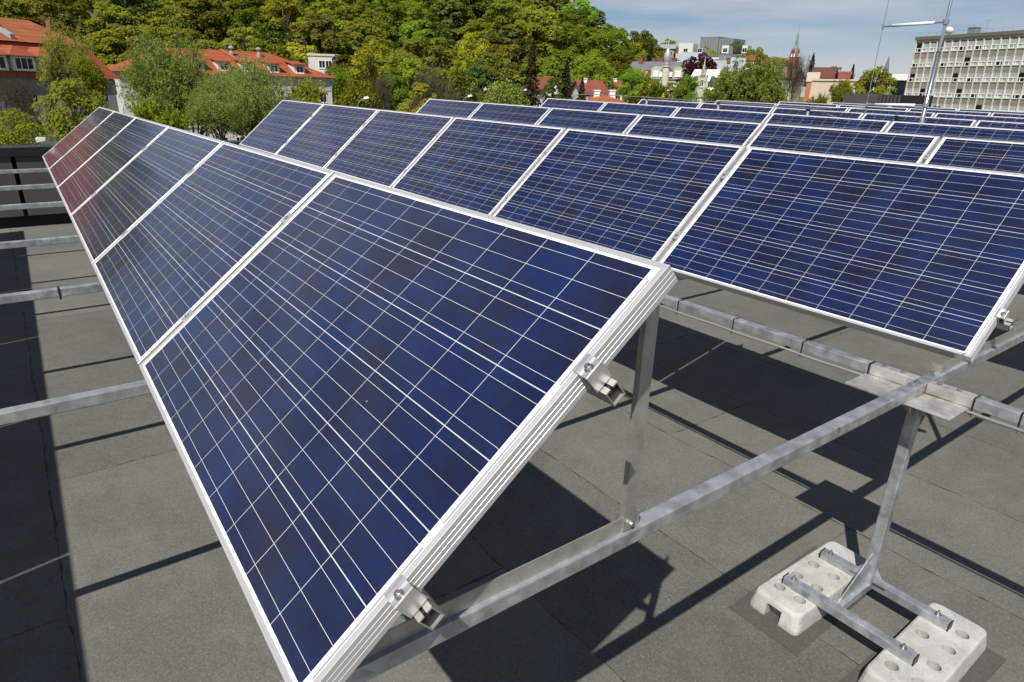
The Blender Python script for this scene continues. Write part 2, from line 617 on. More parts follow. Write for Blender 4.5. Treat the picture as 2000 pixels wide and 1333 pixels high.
mb = MB()
rings = [12, 30, 60, 90, 120, 135, 150, 165, 180, 195, 210, 225, 240, 255, 270, 290, 320, 400, 600, 1200, 4000]
nseg = 96
vs = [(CAM.x, CAM.y, GROUND_Z)]
for r in rings:
    for k in range(nseg):
        a = 2 * math.pi * k / nseg
        x, y = CAM.x + r * math.cos(a), CAM.y + r * math.sin(a)
        vs.append((x, y, ground_z(x, y)))
fs = [(0, 1 + k, 1 + (k + 1) % nseg) for k in range(nseg)]
for i in range(len(rings) - 1):
    for k in range(nseg):
        fs.append((1 + i * nseg + k, 1 + (i + 1) * nseg + k, 1 + (i + 1) * nseg + (k + 1) % nseg, 1 + i * nseg + (k + 1) % nseg))
mb.add(vs, fs)
gm = NT('town_ground')
go = gm.obj()
gc = gm.mix(gm.ramp(gm.noise(go, 0.05, 6), 0.35, 0.65), (0.07, 0.085, 0.022), (0.12, 0.115, 0.045))
gm.set(Base_Color=gc, Roughness=0.95)
tag(mb.build('ground', gm.mat, smooth=True), kind='structure')

mb = MB()
mb.box(-11.4, 7.0, -7.0, 25.5, GROUND_Z - 1, ROOF_Z)
tag(mb.build('roof_deck', M['felt']), kind='structure')

# ------------------------------------------------------------------ solar panels
PL, PS, PX = 1.65, 0.99, 1.67528
TILT = 0.69646
# per row: x of its near right end, y and z of the bottom edge there, fall per metre, skew, tilt change
ROWS = [(0.0018, -0.0021, 0.0015, 0.0063, -0.0179, -0.0120),
        (-0.0570, 2.7602, -0.0293, -0.0052, 0.0037, 0.0249),
        (-0.0487, 5.4534, -0.0122, -0.0100, 0.0111, -0.0011),
        (-0.0405, 8.1460, -0.0227, -0.0153, 0.0085, -0.0027),
        (-0.0551, 10.7626, -0.0342, -0.0175, -0.0024, -0.0023),
        (-0.0501, 13.4237, -0.0320, -0.0177, -0.0030, -0.0024),
        (-0.0541, 16.0941, -0.0189, -0.0157, -0.0045, -0.0012),
        (-0.0550, 18.7600, -0.0150, -0.0150, -0.0045, -0.0010)]
SHADOW_ROW = (0.0, -2.285, 0.0015, 0.0063, -0.0179, -0.0120)


def panel_frame_mesh():
    """anodised profile swept round the panel, three fine ribs down its outer side"""
    h = 0.046
    prof = [(0.012, -0.0035), (0.012, 0.0), (0.0075, 0.0), (0.0068, -0.0010), (0.0061, 0.0), (0.0012, 0.0), (0.0, -0.0012)]
    for zz in (0.0125, 0.0235, 0.0345):
        prof += [(0.0, -zz + 0.0004), (-0.0005, -zz + 0.0001), (-0.0005, -zz - 0.0001), (0.0, -zz - 0.0002)]
    prof += [(0.0, -h), (0.026, -h), (0.026, -h + 0.0018), (0.0018, -h + 0.0018), (0.0018, -0.0075), (0.012, -0.0075)]
    vs, fs = [], []
    n = len(prof)
    for (o, z) in prof:
        vs += [(o, o, z), (PL - o, o, z), (PL - o, PS - o, z), (o, PS - o, z)]
    for k in range(n):
        q = (k + 1) % n
        for c in range(4):
            d = (c + 1) % 4
            fs.append((k * 4 + c, k * 4 + d, q * 4 + d, q * 4 + c))
    m = MB()
    m.add(vs, fs)
    return m.mesh('frame', M['frame'])


def panel_glass_mesh():
    e = 0.004
    m = MB()
    m.face([(e, e, -0.0024), (PL - e, e, -0.0024), (PL - e, PS - e, -0.0024), (e, PS - e, -0.0024)], 0)
    m.face([(e, e, -0.0068), (e, PS - e, -0.0068), (PL - e, PS - e, -0.0068), (PL - e, e, -0.0068)], 1)
    me = m.mesh('cell_sheet', [M['glass'], M['back']])
    ul = me.uv_layers.new(name='UVMap')
    for lp in me.loops:
        co = me.vertices[lp.vertex_index].co
        ul.data[lp.index].uv = (co.x, co.y)
    return me


FR_ME, GL_ME = panel_frame_mesh(), panel_glass_mesh()
jb = MB().box(0.77, 0.88, 0.86, 0.95, -0.03, -0.0072, 0, 0.004)
JB_ME = jb.mesh('junction_box', M['black'])


def row_matrix(row, xl):
    x0, y0, z0, sl, yw, dt = row
    X = Vector((1, yw, sl)).normalized()
    t = TILT + dt
    Y = Vector((0, math.cos(t), math.sin(t)))
    Y = (Y - X * Y.dot(X)).normalized()
    Z = X.cross(Y)
    p = Vector((xl + x0, y0 + xl * yw, z0 + xl * sl))
    return Matrix(((X.x, Y.x, Z.x, p.x), (X.y, Y.y, Z.y, p.y), (X.z, Y.z, Z.z, p.z), (0, 0, 0, 1)))


def place_panel(row, i, label, group, proto=[None]):
    if proto[0] is None:
        o = thing('solar_panel', label, 'solar panel', group=group)
        link('frame', FR_ME, o)
        link('cell_sheet', GL_ME, o)
        link('junction_box', JB_ME, o)
        proto[0] = o
    else:
        o = dup(proto[0])
        tag(o, label, 'solar panel', group)
    o.matrix_world = row_matrix(row, (i - 6) * PX + (PX - PL) / 2) @ Matrix.Translation((0, 0, rng.uniform(-.0006, .0006)))
    return o


ROWNAME = ['the front row', 'the second row', 'the third row', 'the fourth row', 'the fifth row', 'the sixth row', 'the seventh row', 'the farthest row']
PNAME = ['far left end panel', 'second panel from the far left end', 'third panel from the far left end', 'fourth panel from the far left end',
         'panel next to the near end', 'near end panel']
panels = {}
for r_, row in enumerate(ROWS):
    for i in range(6):
        if r_ == 0 and i == 5:
            lab = 'large dark blue solar panel in the foreground with a printed serial label'
        else:
            lab = 'blue solar panel, %s of %s' % (PNAME[i], ROWNAME[r_])
        panels[(r_, i)] = place_panel(row, i, lab, 'solar panels in rows on the roof')
for i in range(6):
    place_panel(SHADOW_ROW, i, 'solar panel, %s of the row left of the picture' % PNAME[i], 'solar panels of the row left of the picture')

# printed serial label at the near end of the foreground panel, and a paler one on the panel behind
m = MB()
xs = 1.6395
bars = random.Random(3)
y = 0.0
pat = [3, 1, 2, 3, 2, 0, 3, 0, 2, 3, 3, 2, 3, 2, 3, 1, 0, 2]
yy = 0.897
for k, q in enumerate(pat):
    w = 0.0022
    if q == 3:
        m.box(xs - .0035, xs + .0035, yy, yy + w * .55, 0.00012, 0.0002)
        m.box(xs - .0035, xs - .0020, yy + w * .6, yy + w, 0.00012, 0.0002)
        m.box(xs + .0015, xs + .0035, yy + w * .6, yy + w * 1.1, 0.00012, 0.0002)
    elif q == 2:
        m.box(xs - .0035, xs + .0035, yy, yy + w * .35, 0.00012, 0.0002)
        m.box(xs - .001, xs + .0008, yy + w * .5, yy + w * .95, 0.00012, 0.0002)
    elif q == 1:
        m.box(xs - .0005, xs + .0035, yy, yy + w * .4, 0.00012, 0.0002)
    yy += w * 1.22
mb_lab = m.build('serial_label', M['ink'], panels[(0, 5)])
mb_lab.location.z = -0.0024
m = MB()
for k in range(9):
    m.box(0.045 + k * .004, 0.0472 + k * .004, -0.0002, -0.00005, -0.030 - 0.004 * (k % 2), -0.018)
mb2 = m.build('faded_label', M['grey_rod'], panels[(1, 5)])

# ------------------------------------------------------------------ rails with their clamps
RAIL_S = (0.235, 0.735)


def rail_mesh(xa, xb):
    w, h, z0 = 0.0165, 0.040, -0.0862
    prof = [(-w, z0), (w, z0), (w, z0 + h), (0.0035, z0 + h), (0.0035, z0 + h - .003), (w - .0025, z0 + h - .003), (w - .0025, z0 + .0025),
            (-w + .0025, z0 + .0025), (-w + .0025, z0 + h - .003), (-.0035, z0 + h - .003), (-.0035, z0 + h), (-w, z0 + h)]
    n = len(prof)
    vs = [(xa, p[0], p[1]) for p in prof] + [(xb, p[0], p[1]) for p in prof]
    fs = [(k, (k + 1) % n, (k + 1) % n + n, k + n) for k in range(n)]
    # thin end faces, cut in quads so that the slot stays open
    for o in (0, n):
        fs += [(o + 0, o + 1, o + 6, o + 7), (o + 1, o + 2, o + 5, o + 6), (o + 2, o + 3, o + 4, o + 5), (o + 0, o + 7, o + 8, o + 11), (o + 11, o + 8, o + 9, o + 10)]
    m = MB()
    m.add(vs, fs)
    return m


def bolt_shape(m, c, r=0.0075, h=0.008, mi=0):
    m.lathe([(r * 1.5, 0), (r * 1.5, 0.0012)], c, 14, mi)
    m.lathe([(r, 0.0012), (r, h), (r * .88, h + .0006), (r * .55, h + .0006), (r * .5, h - .004)], c, 12, mi)


def end_clamp_mesh():
    """Z-shaped clamp: lip on the frame, hollow curved top, straight outer leg"""
    p = [(-.011, .0006), (-.011, .0036), (-.003, .0040), (.004, .0026), (.010, .0008), (.016, .0005), (.0225, .0012), (.0250, .0004), (.0250, -.044), (.0220, -.044),
         (.0220, -.006), (.0045, -.006), (.0045, -.044), (.0016, -.044), (.0016, .0006)]
    return MB().prism([(a, b) for a, b in p], 'y', -.0215, .0215)


ec = end_clamp_mesh().mesh('end_clamp', M['alu'])
b_ = MB()
bolt_shape(b_, (.0125, -.002, .0008), .0065)
bolt_me = b_.mesh('bolt', M['steel'])
mc = MB()
mc.box(-.0205, .0205, -.025, .025, .0006, .0034, 0, .0008)
mc.box(-.0085, .0085, -.025, .025, -.03, .0006)
mid_me = mc.mesh('mid_clamp', M['alu'])
b_ = MB()
bolt_shape(b_, (0, 0, .0034), .006, .005)
midbolt_me = b_.mesh('bolt', M['steel'])
for r_, row in enumerate(ROWS):
    for s_i, s in enumerate(RAIL_S):
        o = thing('mounting_rail', 'slotted aluminium rail under %s edge of %s of panels' % (('the lower', 'the upper')[s_i], ROWNAME[r_]), 'rail',
                  group='mounting rails under the panels')
        o.matrix_world = row_matrix(row, 0) @ Matrix.Translation((0, s, 0))
        me = rail_mesh(-6 * PX - .04, 0.0290)
        me.build('channel', M['alu_dull'], o)
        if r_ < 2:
            MB().box(.012, .022, -.0136, .0136, -.0832, -.0495).build('hollow_shade', M['black'], o)  # added black block inside the rail end, standing in for its shaded hollow
        if r_ < 4:
            for i in range(7):
                xx = (i - 6) * PX
                if i in (0, 6):
                    c = link('end_clamp', ec, o)
                    if i == 0:
                        c.location = (xx + .0125, 0, 0)
                        c.rotation_euler.z = math.pi
                    else:
                        c.location = (xx - .0125, 0, 0)
                    link('bolt', bolt_me, c)
                else:
                    c = link('mid_clamp', mid_me, o)
                    c.location = (xx, 0, 0)
                    link('bolt', midbolt_me, c)

# ------------------------------------------------------------------ beams, triangular supports, stand
BT, BH = -0.058, 0.042            # top of the steel beams, their height and half width
BW = 0.021
BEAM_X = [-0.100, -1.63, -3.07, -4.39, -5.955, -7.16, -8.58]


def beam_box(m, x0, x1, y0, y1, z0, z1, mi=0):
    m.box(x0, x1, y0, y1, z0, z1, mi, 0.004)


BNAME = ['nearest', 'second nearest', 'third nearest', 'middle', 'third farthest', 'second farthest', 'farthest']
for k, bx in enumerate(BEAM_X):
    m = MB()
    beam_box(m, bx - BW, bx + BW, -3.2, 22.0, BT - BH, BT)
    o = m.build('steel_beam', M['galv'])
    tag(o, '%s of the galvanised square beams running crosswise under the front row of panels' % BNAME[k], 'beam', 'beams running under the panel rows')
    if k in (0, 2):
        yt = (1.60, -0.05)[k // 2]
        q = MB()
        if k == 0:      # dribbles of zinc left on the edge
            for (a, b, c) in ((1.78, 0.010, .018), (1.79, .014, .007)):
                q.tube([(bx + BW + .001, a, BT - .002), (bx + BW + .0018, a + .004, BT - b), (bx + BW + .001, a + .001, BT - b - c)], [.0024, .0030, .0012], 6)
            q.build('zinc_drip', M['steel'], o)

# the black tie on the second beam at the left
def tie(m, axis, p, bw, top, bot, r=0.0017, ext=True):
    """black cable tie wrapped round a beam; axis = direction of the beam"""
    e = .0022
    if axis == 'x':
        m.box(p - .0026, p + .0026, 2.435 - bw - e, 2.435 + bw + e, top + .0003, top + e)
        m.box(p - .0026, p + .0026, 2.435 - bw - e, 2.435 - bw - .0003, bot - .014, top + e)
        m.box(p - .005, p + .005, 2.435 - bw - .006, 2.435 - bw + .004, bot - .021, bot - .012)
        m.tube([(p, 2.435 - bw - .002, bot - .016), (p + .004, 2.435 - bw - .01, bot - .028)], .0012, 5)


m = MB()
bx = BEAM_X[2]
m.box(bx - BW - .002, bx + BW + .002, -0.127, -0.117, BT + .0004, BT + .0026)
m.box(bx + BW + .0004, bx + BW + .0024, -0.127, -0.117, BT - BH - .012, BT + .0026)
tag(m.build('cable_tie', M['black']), 'black cable tie round the beam at the far left beside the panel edge', 'cable tie')


def triangle(k, r_, label):
    bx = BEAM_X[k]
    row = ROWS[r_]
    x0, y0, z0, sl, yw, dt = row
    t = TILT + dt
    yb, zb = y0 + bx * yw, z0 + bx * sl
    o = thing('support_triangle', label, 'panel support', (bx, yb, BT), group='triangular supports on the beams')
    pl = BW - .012                       # plate face, set back from the beam's near edge
    m = MB()
    ya = -.19 if k == 0 else .08
    m.box(pl - .003, pl, ya, .875, .0005, .041)
    m.box(pl - .036, pl - .003, ya, .875, .0005, .0035)
    m.build('base_angle', M['alu_dull'], o)
    # sloped channel under the rails
    def S(s, n):
        return (s * math.cos(t) - n * math.sin(t), s * math.sin(t) + n * math.cos(t) + zb - BT)
    a, b, c, d = S(.06, -.0864), S(.985, -.0864), S(.985, -.122), S(.06, -.122)
    MB().prism([a, b, c, d], 'x', pl - .040, pl - .0034).build('sloped_bar', M['alu_dull'], o)
    yp = .835
    top = yp * math.tan(t) - .122 / math.cos(t) + zb - BT + .03
    m = MB()
    # two-leg angle post, top cut along the slope
    m.prism([(yp - .014, .004), (yp + .021, .004), (yp + .021, top + .02), (yp - .014, top - .010)], 'x', pl + .0005, pl + .0038)
    m.prism([(yp - .0175, .0045), (yp - .0143, .0045), (yp - .0143, top - .010), (yp - .0175, top - .013)], 'x', pl - .012, pl + .0038)
    m.build('rear_post', M['alu_dull'], o)
    m = MB()
    m.tube([(pl + .0038, yp + .006, .018), (pl + .006, yp + .006, .018)], .0085, 12)
    m.tube([(pl + .006, yp + .006, .018), (pl + .0115, yp + .006, .018)], .0062, 6)
    m.build('bolt', M['steel'], o)
    if k:
        return o
    m = MB()
    m.box(pl + .0005, pl + .0035, -.205, -.176, .0, .034)
    m.box(pl - .036, pl + .0035, -.2085, -.2055, .0, .034)
    m.build('front_bracket', M['alu_dull'], o)
    m = MB()
    m.lathe([(.008, 0), (.008, .002), (.006, .002), (.006, .008)], (pl - .02, -.225, .0004), 8)
    m.build('bolt', M['steel'], o)
    return o


for k in range(7):
    triangle(k, 0, 'aluminium support triangle under the front row on the %s beam' % BNAME[k])
for k in range(7):
    triangle(k, 1, 'aluminium support triangle under the second row on the %s beam' % BNAME[k])
for r_ in range(2, 8):
    for k in (0, 3, 6):
        triangle(k, r_, 'aluminium support triangle under %s on the %s beam' % (ROWNAME[r_], BNAME[k]))

# the cross beams running along the rows, each butting against the stand's head
CY = 2.435
for xa, xb, lab in ((-9.3, -0.290, 'galvanised square beam along the second row, left of the stand head, with black ties'),
                    (0.078, 3.2, 'short galvanised beam right of the stand head, leaving the picture')):
    m = MB()
    beam_box(m, xa, xb, CY - BW, CY + BW, BT - BH, BT)
    tag(m.build('steel_beam', M['galv']), lab, 'beam', 'beams running along the panel rows')
for p, lab in ((-1.255, 'black cable tie on the beam beside the foreground panel corner'), (-.926, 'black cable tie, second from the foreground panel corner'),
               (-.577, 'black cable tie, third from the foreground panel corner'), (-.292, 'black cable tie just left of the stand head'),
               (.080, 'black cable tie just right of the stand head'), (.222, 'black cable tie at the right edge of the picture')):
    m = MB()
    tie(m, 'x', p, BW, BT, BT - BH)
    tag(m.build('cable_tie', M['black']), lab, 'cable tie', 'black cable ties on the beam')

pts = []
for k in range(60):
    x = -4.0 + 5.2 * k / 59
    pts.append((x, CY - BW - .004, BT - BH - .011 - .004 * abs(math.sin(x * 9.2))))
tag(MB().tube(pts, .0058, 8).build('cable_conduit', M['conduit'], smooth=True), 'thin grey cable conduit tied below the galvanised beam', 'cable')
m = MB()
k = 0
x = .10
while x < .36:
    m.lathe([(.0076, 0), (.0076, .0022)], (0, 0, 0), 10)
    n0 = len(m.v) - 20
    for q in range(n0, len(m.v)):
        a, b, c = m.v[q]
        m.v[q] = (x + c, CY - BW - .004 + a, BT - BH - .0125 - .003 * abs(math.sin(x * 9.2)) + b)
    x += .0044
tag(m.build('ribbed_sleeve', M['conduit']), 'pale ribbed cable sleeve below the short beam at the right', 'cable')

# the stand: head with bright sleeve and plate, post, gussets, H-shaped foot
st = thing('beam_stand', 'galvanised steel stand with plate head and H foot on two concrete blocks', 'stand', (-.100, CY, ROOF_Z))
Z0 = ROOF_Z


def SB():
    return MB()


def shift(m, dx, dy, dz):
    m.v = [(a + dx, b + dy, c + dz) for a, b, c in m.v]
    return m


OFF = (.100, -CY, -Z0)
m = MB()
m.box(-.300, .070, CY - .178, CY + .140, BT - BH - .0065, BT - BH - .0008, 0, .0012)
shift(m, *OFF).build('head_plate', M['galv_head'], st)
m = MB()
m.box(-.2885, -.1214, CY - BW - .0004, CY + BW + .0004, BT - BH, BT + .0006, 0, .004)
m.box(-.0786, .0765, CY - BW - .0004, CY + BW + .0004, BT - BH, BT + .0006, 0, .004)
shift(m, *OFF).build('head_sleeve', M['galv_head'], st)
for (x, y) in ((-.245, CY), (-.175, CY), (-.045, CY), (.02, CY), (-.1, CY - .055), (-.1, CY - .115), (-.1, CY + .07)):
    m = MB()
    m.lathe([(.0105, 0), (.0105, .0018), (.0072, .0018), (.0072, .0075), (.0035, .0075), (.0035, .0115)], (x, y, BT + .0006), 6)
    shift(m, *OFF).build('bolt', M['steel'], st)
m = MB()
m.prism([(-.0780, CY - BW - .0075), (-.066, CY - BW - .004), (-.04, CY - BW - .002), (.01, CY - BW - .0010), (.01, CY - BW - .0005), (-.0780, CY - BW - .0005)], 'z', BT - BH - .0006, BT - BH + .0008)
m.box(-.0780, -.0760, CY - .09, CY - BW - .0078, BT - BH - .0006, BT - BH + .0004)
shift(m, *OFF).build('rust_seam', M['rust'], st)
ZP = BT - BH - .0065
ZF = -1.000                       # top of the foot bars
m = MB()
m.box(-.121, -.079, CY - .021, CY + .021, ZF - .004, ZP, 0, .004)
shift(m, *OFF).build('post', M['galv'], st)
m = MB()
for s in (-1, 1):
    xg = -.1 + s * .0215
    m.prism([(xg, ZP - .0005), (xg + s * .085, ZP - .0005), (xg, ZP - .10)], 'y', CY - .003, CY + .003)
    yg = CY + s * .0215
    m.prism([(yg, ZP - .0005), (yg + s * .085, ZP - .0005), (yg, ZP - .10)], 'x', -.103, -.097)
shift(m, *OFF).build('head_gusset', M['galv'], st)
YB0, YB1 = CY - .262, CY + .034
for yb in (YB0, YB1):
    m = MB()
    m.box(-.318, .212, yb - .0205, yb + .0205, ZF - .041, ZF, 0, .004)
    fb = shift(m, *OFF).build('foot_bar', M['galv'], st)
    for xe, s in ((-.318, -1), (.212, 1)):
        m = MB()
        m.box(min(xe + s * .0004, xe + s * .0038), max(xe + s * .0004, xe + s * .0038), yb - .0208, yb + .0208, ZF - .0414, ZF + .0004, 0, .001)
        shift(m, *OFF).build('end_cap', M['black'], fb)
    for xe in (-.283, .165):
        m = MB()
        m.lathe([(.0125, 0), (.0125, .0020), (.0085, .0020), (.0085, .0085), (.0045, .0085), (.0045, .0185)], (xe, yb, ZF + .0004), 12)
        shift(m, *OFF).build('bolt', M['steel'], fb)
m = MB()
m.box(-.1205, -.0795, YB0 + .021, YB1 - .021, ZF - .0412, ZF - .0003, 0, .003)
shift(m, *OFF).build('foot_web', M['galv'], st)
m = MB()
m.prism([(CY - .0215, ZF + .0005), (CY - .0215, ZF + .150), (CY - .245, ZF + .0005)], 'x', -.103, -.0975)
m.prism([(-.1 + .0215, ZF + .004), (-.1 + .0215, ZF + .075), (-.1 + .075, ZF + .004)], 'y', CY - .003, CY + .003)
m.prism([(-.1 - .0215, ZF + .004), (-.1 - .0215, ZF + .075), (-.1 - .075, ZF + .004)], 'y', CY - .003, CY + .003)
shift(m, *OFF).build('foot_gusset', M['galv'], st)
for q in st.children:
    pass


def block(cx, cy, label, rz=0.0):
    """precast fence foot: flared sides, rounded corners, slotted ends, rows of round holes"""
    bz = ZF - .0425 - ROOF_Z
    def outline(hx, hy, r):
        pts = []
        for (sx, sy, a0) in ((1, 1, 0), (-1, 1, 90), (-1, -1, 180), (1, -1, 270)):
            for q in range(4):
                a = R(a0 + q * 30)
                pts.append((sx * (hx - r) + r * math.cos(a), sy * (hy - r) + r * math.sin(a)))
        return pts
    lv = [(.113, .314, .024, .0), (.113, .314, .024, .012), (.105, .303, .03, bz - .013), (.102, .299, .032, bz - .004), (.095, .292, .034, bz)]
    vs, fs = [], []
    for hx, hy, r, z in lv:
        vs += [(a, b, z) for a, b in outline(hx, hy, r)]
    n = 16
    for k in range(len(lv) - 1):
        for j in range(n):
            fs.append((k * n + j, k * n + (j + 1) % n, (k + 1) * n + (j + 1) % n, (k + 1) * n + j))
    fs += [tuple(range(n - 1, -1, -1)), tuple((len(lv) - 1) * n + j for j in range(n))]
    m = MB()
    m.add(vs, fs)
    body = m.build('fence_block', M['concrete'])
    cut = MB()
    for sx in (-.047, .047):
        for yy in (-.205, -.075, .055, .185):
            cut.lathe([(.0225, bz - .075), (.0245, bz + .01)], (sx, yy, 0), 20)
    cut.box(-.034, .034, -.40, -.262, -.02, .062)
    cut.box(-.034, .034, .262, .40, -.02, .062)
    co = cut.build('cutter', M['concrete'])
    md = body.modifiers.new('cut', 'BOOLEAN')
    md.operation = 'DIFFERENCE'
    md.object = co
    md.solver = 'EXACT'
    dg = bpy.context.evaluated_depsgraph_get()
    me = D.meshes.new_from_object(body.evaluated_get(dg))
    body.modifiers.clear()
    body.data = me
    D.objects.remove(co)
    body.location = (cx, cy, ROOF_Z + .0045)
    body.rotation_euler.z = rz
    tag(body, label, 'concrete block', 'concrete blocks under the stand')
    return body


block(-.262, 2.330, 'pale concrete block with round holes under the left ends of the foot bars', R(-1))
block(.212, 2.300, 'pale concrete block with round holes under the right ends of the foot bars', R(1))
for (cx, cy, w, l, rz, lab) in ((-.265, 2.285, .158, .350, 1.0, 'dark felt pad under the left concrete block'), (.225, 2.25, .155, .365, -1.5, 'dark felt pad under the right concrete block')):
    m = MB()
    m.box(-w, w, -l, l, .0008, .0042)
    o = m.build('felt_pad', M['pad'])
    o.location = (cx, cy, ROOF_Z)
    o.rotation_euler.z = R(rz)
    tag(o, lab, 'felt pad', 'felt pads under the concrete blocks')

# loose black panel cable hanging behind the lower clamp
pts = [(-.62, .62, .36), (-.40, .55, .20), (-.25, .42, .12), (-.13, .36, .155), (-.09, .30, .13), (-.075, .235, .07), (-.13, .19, .02), (-.3, .2, -.01), (-.6, .3, .1)]
tag(MB().tube(pts, .003, 6).build('panel_cable', M['black'], smooth=True), 'black panel cable hanging in a loop behind the lower clamp', 'cable')

# ------------------------------------------------------------------ parapet wall at the far left edge of the roof
wl = thing('parapet_wall', 'dark grey clad parapet wall with black coping along the far left roof edge', 'wall', (-10.94, -0.135, ROOF_Z))
WX, ZT = -10.94, -0.05
m = MB()
m.box(-.36, -.10, -6.6, 25.4, 0.0, 1.0)
m.build('upstand', M['bitumen'], wl)
m = MB()
m.box(-.38, .035, -6.7, 25.5, 1.055, 1.12)
m.box(.012, .0345, -6.7, 25.5, 1.0, 1.0548)
m.build('coping', M['wall_cap'], wl)
y = -6.6
k = 0
while y < 25:
    w = 2.32
    # the seam in view lies at local y = 0
    a = k * 2.4 - 7.2 + .028
    b = a + 2.4 - .056
    pn = MB().box(-.05, 0.0, a, b, .17, 1.05).build('cladding_panel', M['wall_dark'], wl)
    for t in (.25, .5, .75):
        yy = a + (b - a) * t
        MB().box(.0004, .0016, yy - .002, yy + .002, .175, 1.0).build('joint_line', M['wall_cap'], pn)
    y = b + .05
    k += 1
    if k > 13:
        break

fl = thing('floodlight', 'small silver floodlight head standing on the parapet coping', 'floodlight', (-11.08, 0.24, ROOF_Z + 1.12))
MB().tube([(0, -.02, -.002), (0, -.03, .05), (.03, -.02, .075)], .012, 8).build('bracket', M['grey_rod'], fl)
m = MB()
m.prism([(-.055, .055), (.05, .075), (.06, .115), (-.03, .125), (-.06, .10)], 'x', -.02, .075)
m.build('lamp_head', M['white'], fl)

# ------------------------------------------------------------------ lightning mast with two insulated arms, rods and conductor
MX, MY = -3.30, 9.5
ms = thing('lightning_mast', 'tall shiny lightning mast with two white side arms and a wire', 'mast', (MX, MY, ROOF_Z))
z_hi, z_lo = 1.82 - ROOF_Z, 0.85 - ROOF_Z
m = MB()
m.tube([(0, 0, 0.08), (0, 0, 2.6)], .027, 14)
m.tube([(0, 0, 2.6), (0, 0, 2.63), (0, 0, 5.4)], [.026, .018, .016], 14)
m.build('pole', M['mast'], ms, True)
m = MB()
for q in range(3):
    a = R(90 + 120 * q)
    m.tube([(0, 0, .55), (math.cos(a) * .5, math.sin(a) * .5, .05)], .014, 8)
    m.lathe([(.16, 0), (.16, .07), (.14, .085)], (math.cos(a) * .5, math.sin(a) * .5, 0), 16)
m.build('tripod_base', M['grey_rod'], ms)
for z in (z_hi, z_lo):
    m = MB()
    m.tube([(-.13, 0, z - .002), (-.64, 0, z - .01)], .019, 12)
    am = m.build('side_arm', M['white_rod'], ms, True)
    m = MB()
    m.tube([(-.02, 0, z), (-.14, 0, z - .002)], .012, 10)
    m.tube([(-.63, 0, z - .01), (-.76, 0, z - .012)], .013, 10)
    m.lathe([(.034, -.028), (.034, .028)], (0, 0, z), 12)
    m.lathe([(.017, -.025), (.017, .025)], (-.755, 0, z - .012), 10)
    m.build('arm_fitting', M['grey_rod'], am)
m = MB()
m.tube([(-.755, 0, 5.2), (-.755, 0, z_lo - .02), (-.75, .01, z_lo - .1), (-.78, -.02, z_lo - .2), (-.9, 0, z_lo - .25), (-1.3, 0, z_lo - .16)], .005, 6)
m.build('down_wire', M['grey_rod'], ms)
pin_x = [(-9.65, .828), (-8.06, .811), (-6.48, .772), (-4.89, .736)]
PINN = ['leftmost short lightning rod behind the fourth row of panels', 'short lightning rod behind the second panel of the fourth row',
        'short lightning rod behind the third panel of the fourth row', 'short lightning rod nearest the tall mast']
for (px, pz), lab in zip(pin_x, PINN):
    o = thing('conductor_rod', lab, 'lightning rod', (px, 9.5, ROOF_Z), group='short rods carrying the lightning conductor')
    hgt = pz - ROOF_Z
    m = MB()
    m.tube([(0, 0, .05), (0, 0, hgt)], .020, 10)
    m.build('rod', M['grey_rod'], o, True)
    m = MB()
    m.lathe([(.15, 0), (.15, .06), (.12, .08)], (0, 0, 0), 16)
    m.build('foot', M['concrete'], o)
    m = MB()
    m.lathe([(.021, 0), (.034, .004), (.034, .018), (.012, .024)], (0, 0, hgt - .005), 10)
    m.build('wire_holder', M['wall_cap'], o)
pts = [(-10.30, 9.5, .60), (-10.24, 9.5, .70), (-10.10, 9.5, .79), (-9.92, 9.5, .835)] + [(a, 9.5, b + .022) for a, b in pin_x] + [(-4.06, 9.5, .80)]
tag(MB().tube(pts, .007, 6).build('lightning_conductor', M['grey_rod'], smooth=True), 'thin grey lightning conductor wire strung over the short rods', 'wire')

# ------------------------------------------------------------------ dark slatted plant screen at the far roof edge
p0, p1 = at(1649, 183, 31.0), at(1806, 190, 29.2)
yw = math.atan2(p1.y - p0.y, p1.x - p0.x)
Ls = math.hypot(p1.x - p0.x, p1.y - p0.y)
ps = thing('plant_screen', 'low dark plant housing with grey left half and black slatted right half', 'plant housing', (p0.x, p0.y, ROOF_Z), yw)
hs = p0.z - ROOF_Z
hg = plain('housing_grey', (0.075, 0.072, 0.070), 0.6, 0, .1, 1)
MB().box(0, Ls * .455, 0, .5, 0, hs).build('grey_housing', hg, ps)
MB().box(Ls * .4552, Ls, .12, .5, 0, hs - .012).build('black_housing', M['bitumen'], ps)
for k in range(6):
    x = Ls * (.475 + .045 * k)
    MB().box(x, x + Ls * .02, 0.0, .06, 0, hs - .015).build('slat', hg, ps)

# ------------------------------------------------------------------ trees
nr = np.random.RandomState(11)


